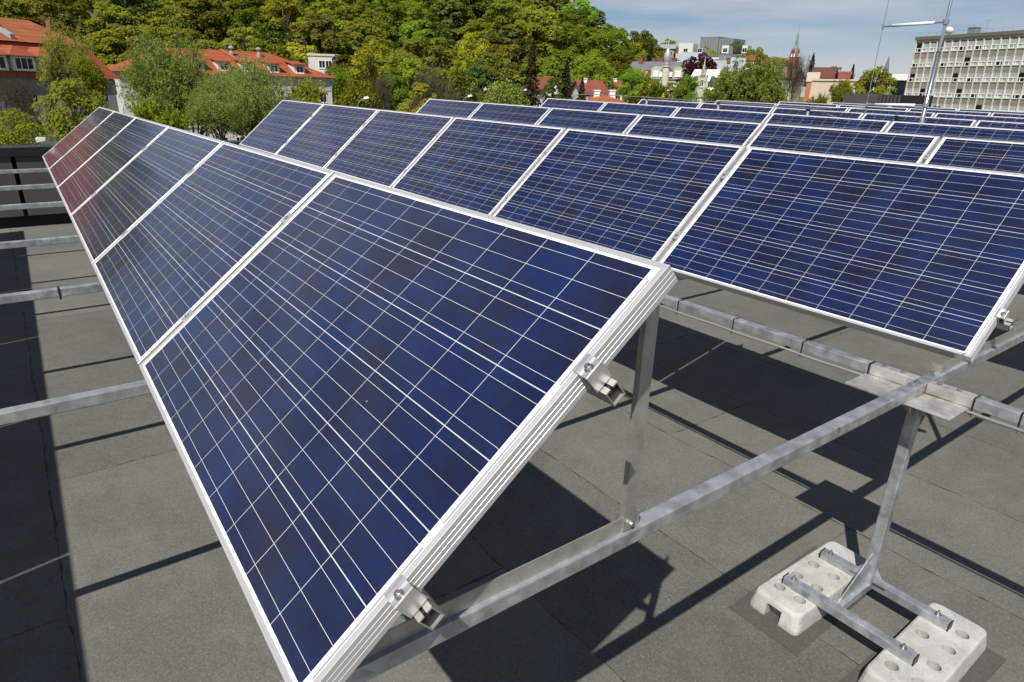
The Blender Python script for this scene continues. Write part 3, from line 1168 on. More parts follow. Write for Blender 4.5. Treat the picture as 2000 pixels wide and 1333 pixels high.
def leaves_mesh(name, pts, nrm, size, aspect, mat):
    """one small quad per leaf tuft"""
    n = len(pts)
    a = np.cross(nrm, nr.normal(size=(n, 3)))
    a /= np.linalg.norm(a, axis=1)[:, None] + 1e-9
    b = np.cross(nrm, a)
    s = (size * (0.65 + 0.7 * nr.rand(n)))[:, None]
    a, b = a * s, b * s * aspect
    v = np.empty((n, 4, 3))
    v[:, 0], v[:, 1], v[:, 2], v[:, 3] = pts - a, pts - b * .8, pts + a, pts + b
    me = D.meshes.new(name)
    me.vertices.add(4 * n)
    me.vertices.foreach_set('co', v.reshape(-1))
    me.loops.add(4 * n)
    me.loops.foreach_set('vertex_index', np.arange(4 * n, dtype=np.int32))
    me.polygons.add(n)
    me.polygons.foreach_set('loop_start', np.arange(0, 4 * n, 4, dtype=np.int32))
    me.polygons.foreach_set('loop_total', np.full(n, 4, dtype=np.int32))
    me.materials.append(mat)
    me.update(calc_edges=True)
    return me


def trunk_mesh(H, r, top, mat, limbs=()):
    m = MB()
    m.tube([(0, 0, -.5), (0.05 * r, 0, H * .2), (0.2 * r, .1 * r, top)], [r * 1.25, r, r * .35], 8)
    for (c) in limbs:
        m.tube([(0, 0, H * .25), (c[0] * .45, c[1] * .45, H * .25 + (c[2] - H * .25) * .6), tuple(c)], [r * .55, r * .35, r * .12], 6)
    return m.mesh('trunk', mat)


def crown_variant(kind, seed, mat, bark, nleaf=3000, H=12.0, W=10.0, size=0.34, low=0.22):
    """broad crown: overlapping lumps of foliage with gaps, height H, width W"""
    st = np.random.RandomState(seed)
    nc = 46 if kind != 'bush' else 30
    cl = []
    tries = 0
    while len(cl) < nc and tries < 4000:
        tries += 1
        t = st.rand()
        z = H * (low + (0.93 - low) * t)
        prof = math.sin(math.pi * (0.14 + 0.80 * t)) ** .75
        a = st.rand() * 2 * math.pi
        rr = W * .5 * prof * (.35 + .5 * math.sqrt(st.rand()))
        c = np.array([rr * math.cos(a), rr * math.sin(a), z])
        r = W * (.095 + .085 * st.rand()) * (1.05 - .30 * t) * (1.5 if kind == 'bush' else 1)
        if all(np.linalg.norm(c - q) > .50 * (r + s) * .8 for q, s in cl):
            cl.append((c, r))
    P, N = [], []
    w = np.array([r * r for _, r in cl])
    w = w / w.sum()
    for (c, r), k in zip(cl, w):
        n = max(10, int(nleaf * k))
        d = st.normal(size=(n, 3))
        d /= np.linalg.norm(d, axis=1)[:, None]
        d[:, 2] = np.where(d[:, 2] < -.35, -d[:, 2], d[:, 2])
        rad = r * (0.72 + .36 * st.rand(n))
        off = d * rad[:, None]
        off[:, 2] *= .82
        P.append(c + off)
        q = d * .9 + st.normal(size=(n, 3)) * .42 + np.array([.2, -.32, .5])
        N.append(q / np.linalg.norm(q, axis=1)[:, None])
    P, N = np.concatenate(P), np.concatenate(N)
    sz = np.full(len(P), size)
    cr = leaves_mesh('crown', P, N, sz, .7, mat)
    limbs = [c for c, r in cl if c[2] > H * .4][:7]
    return cr, trunk_mesh(H, .028 * H, H * .8, bark, limbs), H, W


def conifer_variant(seed, mat, bark, H=14.0, W=6.5, nleaf=3400):
    st = np.random.RandomState(seed)
    P, N = [], []
    nt_ = 22
    for k in range(nt_):
        t = k / (nt_ - 1)
        z = H * (.10 + .88 * t)
        rr = W * .5 * (1 - t) ** .85 * (.8 + .35 * st.rand()) + .12
        nb = max(4, int(11 * (1 - t)) + 3)
        for j in range(nb):
            a = 2 * math.pi * (j + st.rand()) / nb
            L_ = rr * (.65 + .45 * st.rand())
            n = max(4, int(nleaf / (nt_ * nb) * (1.6 - t)))
            s = st.rand(n) ** .6 * L_
            x = np.cos(a) * s + st.normal(size=n) * .10 * rr
            y = np.sin(a) * s + st.normal(size=n) * .10 * rr
            zz = z - .32 * s * (1 - .6 * t) + st.normal(size=n) * .12
            P.append(np.stack([x, y, zz], 1))
            q = np.stack([np.cos(a) * .5 + st.normal(size=n) * .4, np.sin(a) * .5 + st.normal(size=n) * .4, .6 + st.normal(size=n) * .4], 1)
            N.append(q / np.linalg.norm(q, axis=1)[:, None])
    P, N = np.concatenate(P), np.concatenate(N)
    return leaves_mesh('crown', P, N, np.full(len(P), .30), .55, mat), trunk_mesh(H, .02 * H, H * .95, bark), H, W


def branching(seed, mat, bark, H=15.0, W=11.0, stems=5, levels=3, droop=.5, strands=5, per=9, lsize=.16, aspect=.38, leafy=1.0, lean=.35, fork=4, bare=.40):
    """open tree: forking limbs, hanging or upright twigs dotted with small leaves"""
    st = np.random.RandomState(seed)
    m = MB()
    P, N = [], []

    def twig(p, d):
        for _ in range(strands):
            q = np.array(p) + st.normal(size=3) * .18
            dd = d + st.normal(size=3) * .6
            dd /= np.linalg.norm(dd)
            L_ = (.75 + .7 * st.rand()) * H / 15
            for k in range(per):
                q = q + dd * L_ / per
                dd = dd + np.array([0, 0, -droop * .30])
                dd /= np.linalg.norm(dd)
                if st.rand() < leafy:
                    P.append(q + st.normal(size=3) * .11 * H / 15)
                    v = st.normal(size=3) + np.array([.42, -.66, 1.0]) * .9
                    N.append(v / np.linalg.norm(v))

    def grow(p, d, L_, r, lev):
        pts = [np.array(p)]
        dd = np.array(d, float)
        for k in range(3):
            dd = dd + st.normal(size=3) * .12 + np.array([0, 0, .03])
            dd /= np.linalg.norm(dd)
            pts.append(pts[-1] + dd * L_ / 3)
        m.tube([tuple(q) for q in pts], [r, r * .86, r * .74, r * .6], 6 if lev < 2 else 4, 0, False)
        if lev >= 1:
            twig(pts[2], dd)
        if lev == levels:
            twig(pts[3], dd)
            twig(pts[1], dd)
            return
        nb = fork + (1 if st.rand() > .5 else 0)
        for j in range(nb):
            a = 2 * math.pi * (j + st.rand() * .7) / nb
            o = np.array([math.cos(a), math.sin(a), .2])
            e = dd * .75 + o * (.45 + .35 * st.rand())
            if lev == 0:
                e[2] = max(e[2], .35)
            e /= np.linalg.norm(e)
            k = 1.0 + 2.0 * st.rand()
            s = pts[int(k)] * (1 - (k % 1)) + pts[min(3, int(k) + 1)] * (k % 1)
            grow(s if j else pts[3], e, L_ * (.58 + .2 * st.rand()), r * .52, lev + 1)

    for s in range(stems):
        a = 2 * math.pi * (s + st.rand() * .6) / stems
        d = np.array([math.cos(a) * lean, math.sin(a) * lean, 1.0])
        if stems == 1:
            d = np.array([.05, .03, 1.0])
        d /= np.linalg.norm(d)
        grow((math.cos(a) * .12 * (stems > 1), math.sin(a) * .12 * (stems > 1), -.4), d, H * .40, H * .0155 * (1 if stems > 1 else 1.6), 0)
    P, N = np.array(P), np.array(N)
    zt_ = np.percentile(P[:, 2], 99.5)
    keep = (P[:, 2] > bare * zt_) | (st.rand(len(P)) < .25)
    P, N = P[keep], N[keep]
    # fit to the nominal box
    zmax = np.percentile(P[:, 2], 99.5)
    wx = np.percentile(np.hypot(P[:, 0], P[:, 1]), 97)
    sz, sw = H / zmax, (W / 2) / wx
    P = P * np.array([sw, sw, sz])
    m.v = [(a * sw, b * sw, c * sz) for a, b, c in m.v]
    return leaves_mesh('crown', P, N, np.full(len(P), lsize), aspect, mat), m.mesh('trunk', bark), H, W


LM = dict(
    mid=leaf('leaf_mid_green', (0.167, 0.215, 0.025), (0.292, 0.333, 0.041)),
    yel=leaf('leaf_yellow_green', (0.270, 0.304, 0.029), (0.421, 0.445, 0.047)),
    olive=leaf('leaf_olive', (0.169, 0.201, 0.026), (0.288, 0.310, 0.043)),
    brown=leaf('leaf_budding_brown', (0.141, 0.146, 0.029), (0.209, 0.205, 0.043), .25),
    bright=leaf('leaf_bright_green', (0.175, 0.259, 0.022), (0.292, 0.399, 0.041)),
    dark=leaf('leaf_dark_green', (0.080, 0.118, 0.024), (0.146, 0.192, 0.038), .2),
    fir=leaf('needle_dark', (0.014, 0.026, 0.014), (0.030, 0.046, 0.022), .05),
    firbrown=leaf('needle_brownish', (0.040, 0.036, 0.016), (0.075, 0.062, 0.026), .05),
    willow=leaf('leaf_willow', (0.217, 0.276, 0.054), (0.334, 0.408, 0.093), .4, .4, .12),
    willow2=leaf('leaf_willow_olive', (0.238, 0.265, 0.039), (0.354, 0.374, 0.064), .4, .4, .12),
    gold=leaf('leaf_golden', (0.156, 0.179, 0.017), (0.251, 0.268, 0.029), .4, .4, .12),
    copper=leaf('leaf_copper', (0.045, 0.012, 0.011), (0.085, 0.024, 0.018), .2, .3, .1),
    grey=leaf('twig_grey_brown', (0.075, 0.060, 0.035), (0.115, 0.095, 0.050), .2),
)
KINDS = {}
for kk, sd in (('mid', 1), ('yel', 2), ('olive', 3), ('brown', 4), ('bright', 5), ('dark', 6)):
    for j in range(2):
        KINDS[(kk, j)] = crown_variant('broad', 20 * sd + j, LM[kk], M['bark'], 6500, 12, 9.5 + j, .25, .06 + .05 * j)
KINDS[('fir', 0)] = conifer_variant(5, LM['fir'], M['bark'])
KINDS[('firbrown', 0)] = conifer_variant(8, LM['firbrown'], M['bark'], 14, 8)
KINDS[('copper', 0)] = crown_variant('broad', 301, LM['copper'], M['bark'], 6500, 12, 13, .26, .10)
KINDS[('bush', 0)] = crown_variant('bush', 401, LM['gold'], M['bark'], 5200, 8, 9, .2, .05)
KINDS[('bushgreen', 0)] = crown_variant('bush', 402, LM['bright'], M['bark'], 4200, 8, 9, .22, .05)
KINDS[('bushpale', 0)] = crown_variant('bush', 403, LM['willow'], M['bark'], 5200, 8, 10, .2, .05)
KINDS[('willow', 0)] = branching(51, LM['willow'], M['bark'], 16, 13, 6, 3, .55, 5, 9, .14, .40, .55)
KINDS[('willow', 1)] = branching(52, LM['willow2'], M['bark'], 16, 12, 5, 3, .45, 4, 8, .125, .42, .42)
KINDS[('willow', 2)] = branching(53, LM['willow'], M['bark_grey'], 15, 13, 6, 3, .65, 4, 10, .14, .40, .6)
KINDS[('loose', 0)] = branching(61, LM['mid'], M['bark'], 14, 8, 3, 3, .15, 4, 8, .17, .6, 1, .22)
KINDS[('loosegreen', 0)] = branching(62, LM['bright'], M['bark'], 13, 9, 3, 3, .2, 4, 8, .17, .6, 1, .3)
KINDS[('bare', 0)] = branching(71, LM['grey'], M['bark_grey'], 13, 9, 4, 3, -.1, 4, 7, .07, .4, .8, .3)
KINDS[('weep', 0)] = branching(81, LM['willow'], M['bark'], 14, 15, 7, 3, .85, 6, 11, .20, .5, 1, .5)


def tree(kind, u, v_top, dist, width_px, label, name='broadleaf_tree', cat='tree', group=None, j=0, rz=None, base=None):
    cr, tr, H, W = KINDS[(kind, j)]
    if kind in ('fir', 'firbrown'):
        width_px *= 1.25
    p = at(u, v_top, dist)
    g = ground_z(p.x, p.y) if base is None else base
    o = thing(name, label, cat, (p.x, p.y, g), rng.uniform(0, 6.28) if rz is None else rz, group)
    depth = (p - CAM).dot(_f)
    wm = width_px / FPX * depth
    s, sz = wm / W, max(.5, p.z - g) / H
    if sz > 1.2 * s or kind in ('fir', 'firbrown'):             # a tall stem under a crown that keeps its shape
        k = min(sz, wm * 2.3 / H if kind in ('fir', 'firbrown') else s * 1.15)
        c = link('crown', cr, o)
        c.scale = (s, s, k)
        c.location.z = (sz - k) * H
        t = link('trunk', tr, o)
        t.scale = (s, s, k)
        t.location.z = (sz - k) * H
        e = MB().tube([(0, 0, -.3), (0, 0, (sz - k) * H + .4 * s)], [.045 * H * s, .03 * H * s], 8)
        me = e.mesh('stem', tr.materials[0])
        link('stem', me, t).matrix_parent_inverse = t.matrix_basis.inverted()
    else:
        o.scale = (s, s, sz)
        link('crown', cr, o)
        link('trunk', tr, o)
    return o


# the wood on the hill, tier by tier, from left to right
TIER = ['lowest', 'second lowest', 'third lowest', 'fourth lowest', 'middle', 'upper middle', 'fourth highest', 'third highest', 'second highest', 'highest']
WORD = dict(mid='mid-green', yel='yellow-green', olive='olive', brown='dull olive', bright='bright green', dark='dark green')
hill = random.Random(23)
for ti, r in enumerate([134, 147, 160, 173, 187, 201, 216, 231, 248, 268]):
    amax = 14.0
    amin = -47.0
    step = math.degrees(9.6 / r)
    lst = []
    a = amin + step * (ti % 2) * .5
    while a < amax:
        lst.append(a + hill.uniform(-.28, .28) * step)
        a += step * hill.uniform(.9, 1.18)
    vis = 0
    for a in lst:
        rr = r + hill.uniform(-4.5, 4.5)
        th = R(a) - YAW
        x, y = CAM.x + rr * math.sin(th), CAM.y + rr * math.cos(th)
        right = (a + 38) / 50
        ws = [('mid', 3.2 - 1.2 * right), ('yel', 1.5), ('olive', 1.0 + 2.2 * right), ('brown', .5 + 1.1 * right), ('bright', .9 + .3 * right), ('dark', 1.3 - .6 * right)]
        kk = hill.choices([w[0] for w in ws], [max(.05, w[1]) for w in ws])[0]
        j = hill.randint(0, 1)
        cr, tr, H, W = KINDS[(kk, j)]
        hgt = hill.uniform(10.0, 15.5)
        if ti == 0:
            hgt *= .85
        wid = hgt * hill.uniform(.88, 1.20)
        z = ground_z(x, y)
        lab = '%s tree on the wooded hill, %s from left in the %s tier' % (WORD[kk], ORD[vis], TIER[ti])
        o = thing('broadleaf_tree', lab, 'tree', (x, y, z - .2), hill.uniform(0, 6.28), 'trees of the wooded hill')
        o.scale = (wid / W, wid / W, hgt / H)
        link('crown', cr, o)
        link('trunk', tr, o)
        vis += 1

# trees that can be told apart one by one
T = tree
T('willow', 110, 42, 58, 118, 'tall olive willow standing before the large mansard roof at the left', 'willow_tree', j=1)
T('loose', 172, 112, 52, 56, 'dark green slender tree right of the olive willow by the mansard roof', 'broadleaf_tree')
T('bush', 128, 160, 44, 130, 'dense yellowish green bush beside the parapet at the far left', 'bush', 'bush')
T('bare', 22, 150, 50, 95, 'almost bare tree before the white wall at the left edge', 'bare_tree')
T('bushgreen', 18, 214, 40, 90, 'low fresh green bush at the left edge above the parapet', 'bush', 'bush')
T('willow', 338, 60, 66, 200, 'large many-stemmed willow left of the red hipped roof', 'willow_tree', j=0)
T('willow', 275, 104, 74, 62, 'olive willow behind the gap between the two red roofs', 'willow_tree', j=1, rz=2.0)
T('loosegreen', 300, 196, 48, 95, 'small leafy green tree low between the willows', 'broadleaf_tree')
T('willow', 505, 118, 70, 175, 'light green willow before the white wall under the red hipped roof', 'willow_tree', j=2)
T('willow', 420, 150, 62, 120, 'smaller willow with hanging twigs right of the many-stemmed one', 'willow_tree', j=2, rz=1.2)
T('loose', 585, 160, 78, 90, 'thin green tree before the right corner of the white building', 'broadleaf_tree', rz=.5)
T('bush', 700, 158, 82, 100, 'yellowish bush right of the white building corner', 'bush', 'bush')
T('bushgreen', 655, 128, 118, 55, 'fresh green rounded tree touching the end of the red hipped roof')
T('brown', 668, 104, 126, 70, 'brownish twiggy tree before the flat white house')
T('yel', 722, 80, 122, 98, 'large round yellow-green tree right of the flat white house', j=1)
T('bright', 800, 112, 118, 110, 'fresh green tree at the foot of the hill, left of centre')
T('mid', 765, 130, 104, 80, 'mid-green tree right of the yellowish bush')
T('grey' if ('grey', 0) in KINDS else 'bare', 735, 140, 96, 85, 'grey twiggy tree behind the street lamp', 'bare_tree')
T('bare', 840, 128, 94, 120, 'wide grey-brown twiggy tree above the third row of panels', 'bare_tree', rz=1)
T('brown', 900, 140, 98, 110, 'brown budding tree above the left end of the third row', j=1)
T('olive', 820, 158, 84, 120, 'olive bushy tree low behind the second row of panels')
T('bushpale', 985, 164, 80, 115, 'pale green round bush above the third row of panels', 'bush', 'bush')
T('yel', 905, 105, 120, 70, 'slim yellow-green tree at the hill foot near the centre', j=0)
T('dark', 935, 112, 112, 60, 'dark green tree left of the brown conifer')
T('olive', 960, 100, 124, 90, 'olive round tree on the hill foot near the brown conifer', j=1)
T('firbrown', 1040, 82, 112, 58, 'tall brownish conifer in front of the hill', 'conifer')
T('fir', 1108, 118, 104, 44, 'dark conifer right of the tall brownish one', 'conifer')
T('olive', 1082, 150, 92, 52, 'olive tree between the two conifers above the panels')
T('bushgreen', 1160, 104, 128, 85, 'fresh green round tree above the red tiled roofs')
T('firbrown', 1138, 152, 96, 48, 'low brown conifer left of the red tiled roofs', 'conifer', rz=2)
T('mid', 1222, 124, 150, 60, 'mid-green tree left of the pale green turret house')
T('bright', 1236, 132, 112, 52, 'light green round tree before the pale green turret house', j=1)
T('fir', 1273, 80, 190, 26, 'dark pointed fir above the turret house roof', 'conifer')
T('olive', 1243, 80, 205, 80, 'olive tree left of the dark pointed fir')
T('mid', 1308, 76, 310, 62, 'mid-green tree on the skyline behind the white terraces')
T('yel', 1346, 86, 305, 56, 'yellow-green tree on the skyline left of the grey office slab')
T('yel', 1385, 84, 315, 72, 'yellow-green tree below the grey office slab')
T('mid', 1424, 90, 310, 46, 'mid-green tree right below the grey office slab')
T('dark', 1441, 80, 305, 36, 'dark green upright tree right of the grey office slab', j=1)
T('mid', 1478, 92, 250, 70, 'mid-green tree on the skyline right of the white terraces')
T('yel', 1328, 118, 200, 48, 'green tree behind the turret')
T('copper', 1369, 104, 160, 84, 'dark red copper beech between the pale houses', 'copper_beech')
T('loosegreen', 1281, 160, 105, 34, 'small green tree low before the turret house')
T('brown', 1312, 160, 112, 32, 'reddish brown tree below the turret')
T('loose', 1338, 150, 108, 46, 'green upright tree right of the reddish brown tree')
T('bushgreen', 1352, 178, 92, 32, 'fresh green bush left of the stepped gable', 'bush', 'bush')
T('weep', 1472, 130, 92, 165, 'large rounded willow in front of the pale houses', 'willow_tree')
T('bare', 1556, 108, 118, 70, 'tall twiggy brown tree beside the church spire', 'bare_tree')
T('brown', 1515, 108, 200, 100, 'brown budding tree below the church spire')
T('fir', 1590, 104, 190, 22, 'dark fir right of the church spire', 'conifer')
T('dark', 1634, 128, 190, 52, 'dark green round tree behind the red and white roofs')
T('fir', 1668, 126, 185, 22, 'dark pointed fir right of the pink wall', 'conifer', rz=1.1)
T('mid', 1718, 130, 88, 92, 'dense green tree behind the dark plant housing', j=1)
T('loose', 1655, 158, 84, 46, 'thin green tree before the pink wall')
T('loosegreen', 1600, 186, 70, 40, 'low green bush at the foot of the pink wall', 'bush', 'bush')
T('mid', 1830, 206, 120, 30, 'low green bush at the foot of the concrete office building')

# ------------------------------------------------------------------ houses
WINCACHE = {}


def window(parent, x, z, w, h, depth_axis=0, pane='dark', frame='white', y=0.0, bars=1):
    """window on the front of a house: frame standing proud, pane sunk in it"""
    k = (round(w, 2), round(h, 2), pane, frame, bars)
    if k not in WINCACHE:
        t = .09 if w > .9 else .07
        m = MB()
        m.box(-w / 2, -w / 2 + t, -.05, .02, 0, h).box(w / 2 - t, w / 2, -.05, .02, 0, h)
        m.box(-w / 2 + t, w / 2 - t, -.05, .02, 0, t).box(-w / 2 + t, w / 2 - t, -.05, .02, h - t, h)
        for b in range(bars):
            xx = -w / 2 + w * (b + 1) / (bars + 1)
            m.box(xx - .035, xx + .035, -.04, .02, t, h - t)
        m.box(-w / 2 - .06, w / 2 + .06, -.12, .02, -.08, -.003)
        q = MB().box(-w / 2 + t * .8, w / 2 - t * .8, -.012, .01, t * .8, h - t * .8)
        WINCACHE[k] = (m.mesh('window', M[frame]), q.mesh('pane', M[pane]))
    a, b = WINCACHE[k]
    o = link('window', a, parent)
    o.location = (x, y, z)
    link('pane', b, o)
    return o


def front(uL, dL, uR, dR):
    a, b = at(uL, 170, dL), at(uR, 180, dR)
    L_ = math.hypot(b.x - a.x, b.y - a.y)
    return a, math.atan2(b.y - a.y, b.x - a.x), L_


def house(name, label, cat, uL, dL, uR, dR, depth, v_eave, rise, kind, wall, roof, wins=(), over=.4, chim=(), group=None, base=None):
    a, rz, W = front(uL, dL, uR, dR)
    uu = uL
    ze = at(uL, v_eave, dL).z
    zb = min(ground_z(a.x, a.y), ze - 3) - .5 if base is None else base
    o = thing(name, label, cat, (a.x, a.y, zb), rz, group)
    H = ze - zb
    MB().box(0, W, 0, depth, 0, H).build('wall', wall, o)
    v = over
    m = MB()
    if kind == 'gable':          # ridge along the front
        m.prism([(-v, H - .25), (depth / 2, H + rise), (depth + v, H - .25), (depth + v, H - .02), (depth / 2, H + rise + .25), (-v, H)], 'x', -v, W + v)
        MB().prism([(.0, H), (depth, H), (depth / 2, H + rise)], 'x', .02, .25).build('gable_end', wall, o)
        MB().prism([(.0, H), (depth, H), (depth / 2, H + rise)], 'x', W - .25, W - .02).build('gable_end', wall, o)
    elif kind == 'front':        # ridge running away, gable to the viewer
        m.prism([(-v, H - .25), (W / 2, H + rise), (W + v, H - .25), (W + v, H - .02), (W / 2, H + rise + .25), (-v, H)], 'y', -v, depth + v)
        MB().prism([(0, H), (W, H), (W / 2, H + rise)], 'y', .02, .25).build('gable_end', wall, o)
    elif kind == 'hip':
        k = min(depth / 2, W / 2) * .95
        vs = [(-v, -v, H), (W + v, -v, H), (W + v, depth + v, H), (-v, depth + v, H), (k, depth / 2, H + rise), (W - k, depth / 2, H + rise)]
        m.add(vs, [(0, 1, 5, 4), (1, 2, 5), (2, 3, 4, 5), (3, 0, 4), (0, 3, 2, 1)])
    elif kind == 'flat':
        m.box(-.15, W + .15, -.15, depth + .15, H, H + rise)
    rf = m.build('roof', roof, o)
    for (cx, cy, w, h, mt) in chim:
        c = MB()
        base_z = H + rise * .2
        c.box(cx - w / 2, cx + w / 2, cy - w / 2, cy + w / 2, base_z, H + rise + h)
        c.box(cx - w / 2 - .08, cx + w / 2 + .08, cy - w / 2 - .08, cy + w / 2 + .08, H + rise + h, H + rise + h + .15)
        c.build('chimney', M[mt], rf)
    for (cols, zt, w, h, x0, x1, pane) in wins:
        for k in range(cols):
            x = x0 + (x1 - x0) * (k / (cols - 1) if cols > 1 else .5)
            window(o, x * W, H - zt - h, w, h, pane=pane)
    return o, H, W


tile_a = roof_tiles('clay_tiles_orange', (0.26, 0.072, 0.020), (0.38, 0.118, 0.036))
tile_b = roof_tiles('clay_tiles_red', (0.25, 0.055, 0.018), (0.36, 0.085, 0.028))
tile_c = roof_tiles('clay_tiles_brown', (0.17, 0.048, 0.026), (0.25, 0.075, 0.04))
w_white = render_wall('white_render', (0.62, 0.61, 0.585), .3)
w_cream = render_wall('cream_render', (0.62, 0.53, 0.42), .2)
w_green = render_wall('pale_green_render', (0.42, 0.45, 0.32), .25)
w_pink = render_wall('pink_stone', (0.60, 0.49, 0.39), .35, .5)
w_conc = render_wall('stained_concrete', (0.27, 0.25, 0.215), .7, .22)
w_fin = render_wall('pale_fin', (0.52, 0.49, 0.43), .2, .5)

# --- the long house with the mansard roof at the left; it runs on beyond the left edge
a, rz, W = front(-330, 78, 226, 96)
ze = at(100, 152, 90).z
zb = GROUND_Z - .5
H = ze - zb
oA = thing('mansard_house', 'large white house with tall orange mansard roof and dormers at the left', 'house', (a.x, a.y, zb), rz)
DEP = 16.0
MB().box(0, W, 0, DEP, 0, H).build('wall', w_white, oA)
zl = at(100, 86, 92).z - zb
zr = at(100, 42, 99).z - zb
k1 = 2.6
m = MB()
m.add([(-.5, -.5, H), (W + .5, -.5, H), (W + .5, DEP + .5, H), (-.5, DEP + .5, H), (k1 * .2, k1, zl), (W - k1 * .2, k1, zl), (W - k1 * .2, DEP - k1, zl), (k1 * .2, DEP - k1, zl)],
      [(0, 1, 5, 4), (1, 2, 6, 5), (2, 3, 7, 6), (3, 0, 4, 7), (3, 2, 1, 0)])
rl = m.build('roof', tile_b, oA)
m = MB()
k2 = 7.5
m.add([(k1 * .2 - .3, k1 - .3, zl + .06), (W - k1 * .2 + .3, k1 - .3, zl + .06), (W - k1 * .2 + .3, DEP - k1 + .3, zl + .06), (k1 * .2 - .3, DEP - k1 + .3, zl + .06), (k2, DEP / 2, zr), (W - 2.6, DEP / 2, zr)],
      [(0, 1, 5, 4), (1, 2, 5), (2, 3, 4, 5), (3, 0, 4), (0, 3, 2, 1)])
m.build('upper_roof', tile_a, oA)


def ucol(o, rz, u, dist):
    """local x on a facade for an image column"""
    d = at(u, 170, dist) - Vector((o.location.x, o.location.y, 0))
    return d.x * math.cos(rz) + d.y * math.sin(rz)


x = ucol(oA, rz, 44, 92)
m = MB()
m.prism([(k1 + .2, zl + .3), (DEP / 2, zr + .12), (DEP / 2, zr + .5), (k1 + .2, zl + .75)], 'x', x - .45, x + .05)
m.build('roof_flashing', M['zinc_roof'], oA)
for u in (20, 112, 204, -72, -165):
    x = ucol(oA, rz, u, 90)
    w, h = 1.3, 1.5
    dm = MB().box(x - w, x + w, -.15, 2.2, H + .55, H + .5 + h).build('dormer', w_white, oA)
    m = MB()
    y0 = -.55
    zz = H + .5 + h
    m.add([(x - w - .45, y0, zz), (x + w + .45, y0, zz), (x + w + .45, 3.0, zz), (x - w - .45, 3.0, zz), (x, .9, zz + 1.0), (x, 3.2, zz + 1.0)],
          [(0, 1, 4), (1, 2, 5, 4), (2, 3, 5), (3, 0, 4, 5), (0, 3, 2, 1)])
    m.build('dormer_roof', tile_b, dm)
    wn = window(dm, x, H + .68, 2.1, 1.2, y=-.17, bars=2)
for rowz in (2.6, 6.0, 9.2):
    for k in range(12):
        xx = W * (k + .6) / 12.4
        if H - rowz > .5 and xx > W * .40:
            window(oA, xx, H - rowz, 1.2, 1.6)
MB().box(-.1, W + .1, -.08, -.003, H - 1.75, H - .05).build('frieze_band', render_wall('grey_frieze', (.20, .20, .20), .3), oA)
x = ucol(oA, rz, 6, 95)
yk, zk = DEP / 2 - 2.6, zr - (zr - zl) * 2.6 / (DEP / 2 - k1 + .3)
MB().prism([(yk - .55, zk - .45), (yk + .55, zk + .48), (yk + .5, zk + .62), (yk - .6, zk - .3)], 'x', x - 1.0, x + .4).build('roof_window', M['dark'], oA)
x = ucol(oA, rz, 160, 98)
MB().box(x - .3, x + .3, DEP / 2 - 1.6, DEP / 2 - 1.0, zr - 1.6, zr + .15).build('chimney', M['brick'], oA)

# --- the house with the red hipped roof right of it
oB, H, W = house('hipped_roof_house', 'white house with bright red hipped roof and row of dormers', 'house', 236, 104, 649, 112, 15, 139.5, 3.4, 'hip', w_white, tile_b, over=.6)
rzB = oB.rotation_euler.z
for u in (310, 380, 432, 482, 536, 592):
    x = ucol(oB, rzB, u, 110)
    w = .82
    dm = MB().box(x - w, x + w, .55, 3.2, H + .42, H + 1.68).build('dormer', w_white, oB)
    m = MB()
    m.add([(x - w - .3, .1, H + 1.62), (x + w + .3, .1, H + 1.62), (x + w + .1, 4.6, H + 2.10), (x - w - .1, 4.6, H + 2.10),
           (x - w - .3, .1, H + 1.76), (x + w + .3, .1, H + 1.76), (x + w + .1, 4.6, H + 2.26), (x - w - .1, 4.6, H + 2.26)],
          [(0, 3, 2, 1), (4, 5, 6, 7), (0, 1, 5, 4), (1, 2, 6, 5), (2, 3, 7, 6), (3, 0, 4, 7)])
    m.build('dormer_roof', tile_b, dm)
    window(dm, x, H + .50, 1.1, 1.0, y=.53, bars=1)
for u in (456, 513):
    x = ucol(oB, rzB, u, 114)
    m = MB()
    m.lathe([(.32, 0), (.32, .9), (.18, 1.0), (.18, 1.4), (.42, 1.45), (.42, 1.6), (.1, 1.8)], (x, 5.8, H + 2.2), 10)
    m.build('roof_vent', M['lead'], oB)
xa, xb = ucol(oB, rzB, 441, 114), ucol(oB, rzB, 492, 112)
MB().tube([(xa, 7.3, H + 3.42), (xb, .2, H + .36)], [.22, .22], 6).build('ridge_cap', tile_a, oB)
for rowz in (3.6, 6.9, 10.0):
    for k in range(13):
        xx = W * (k + .5) / 13.2
        if xx > W * .25:
            window(oB, xx, H - rowz, 1.15, 1.65)
m = MB()
m.box(-.05, W + .05, -.06, -.003, H - 1.9, H - .05)
m.build('frieze_band', render_wall('pale_frieze', (.45, .45, .44), .2), oB)
m = MB()
m.tube([(W - .15, -.12, 0), (W - .15, -.12, H - .3)], .06, 6)
m.build('downpipe', M['zinc_roof'], oB)

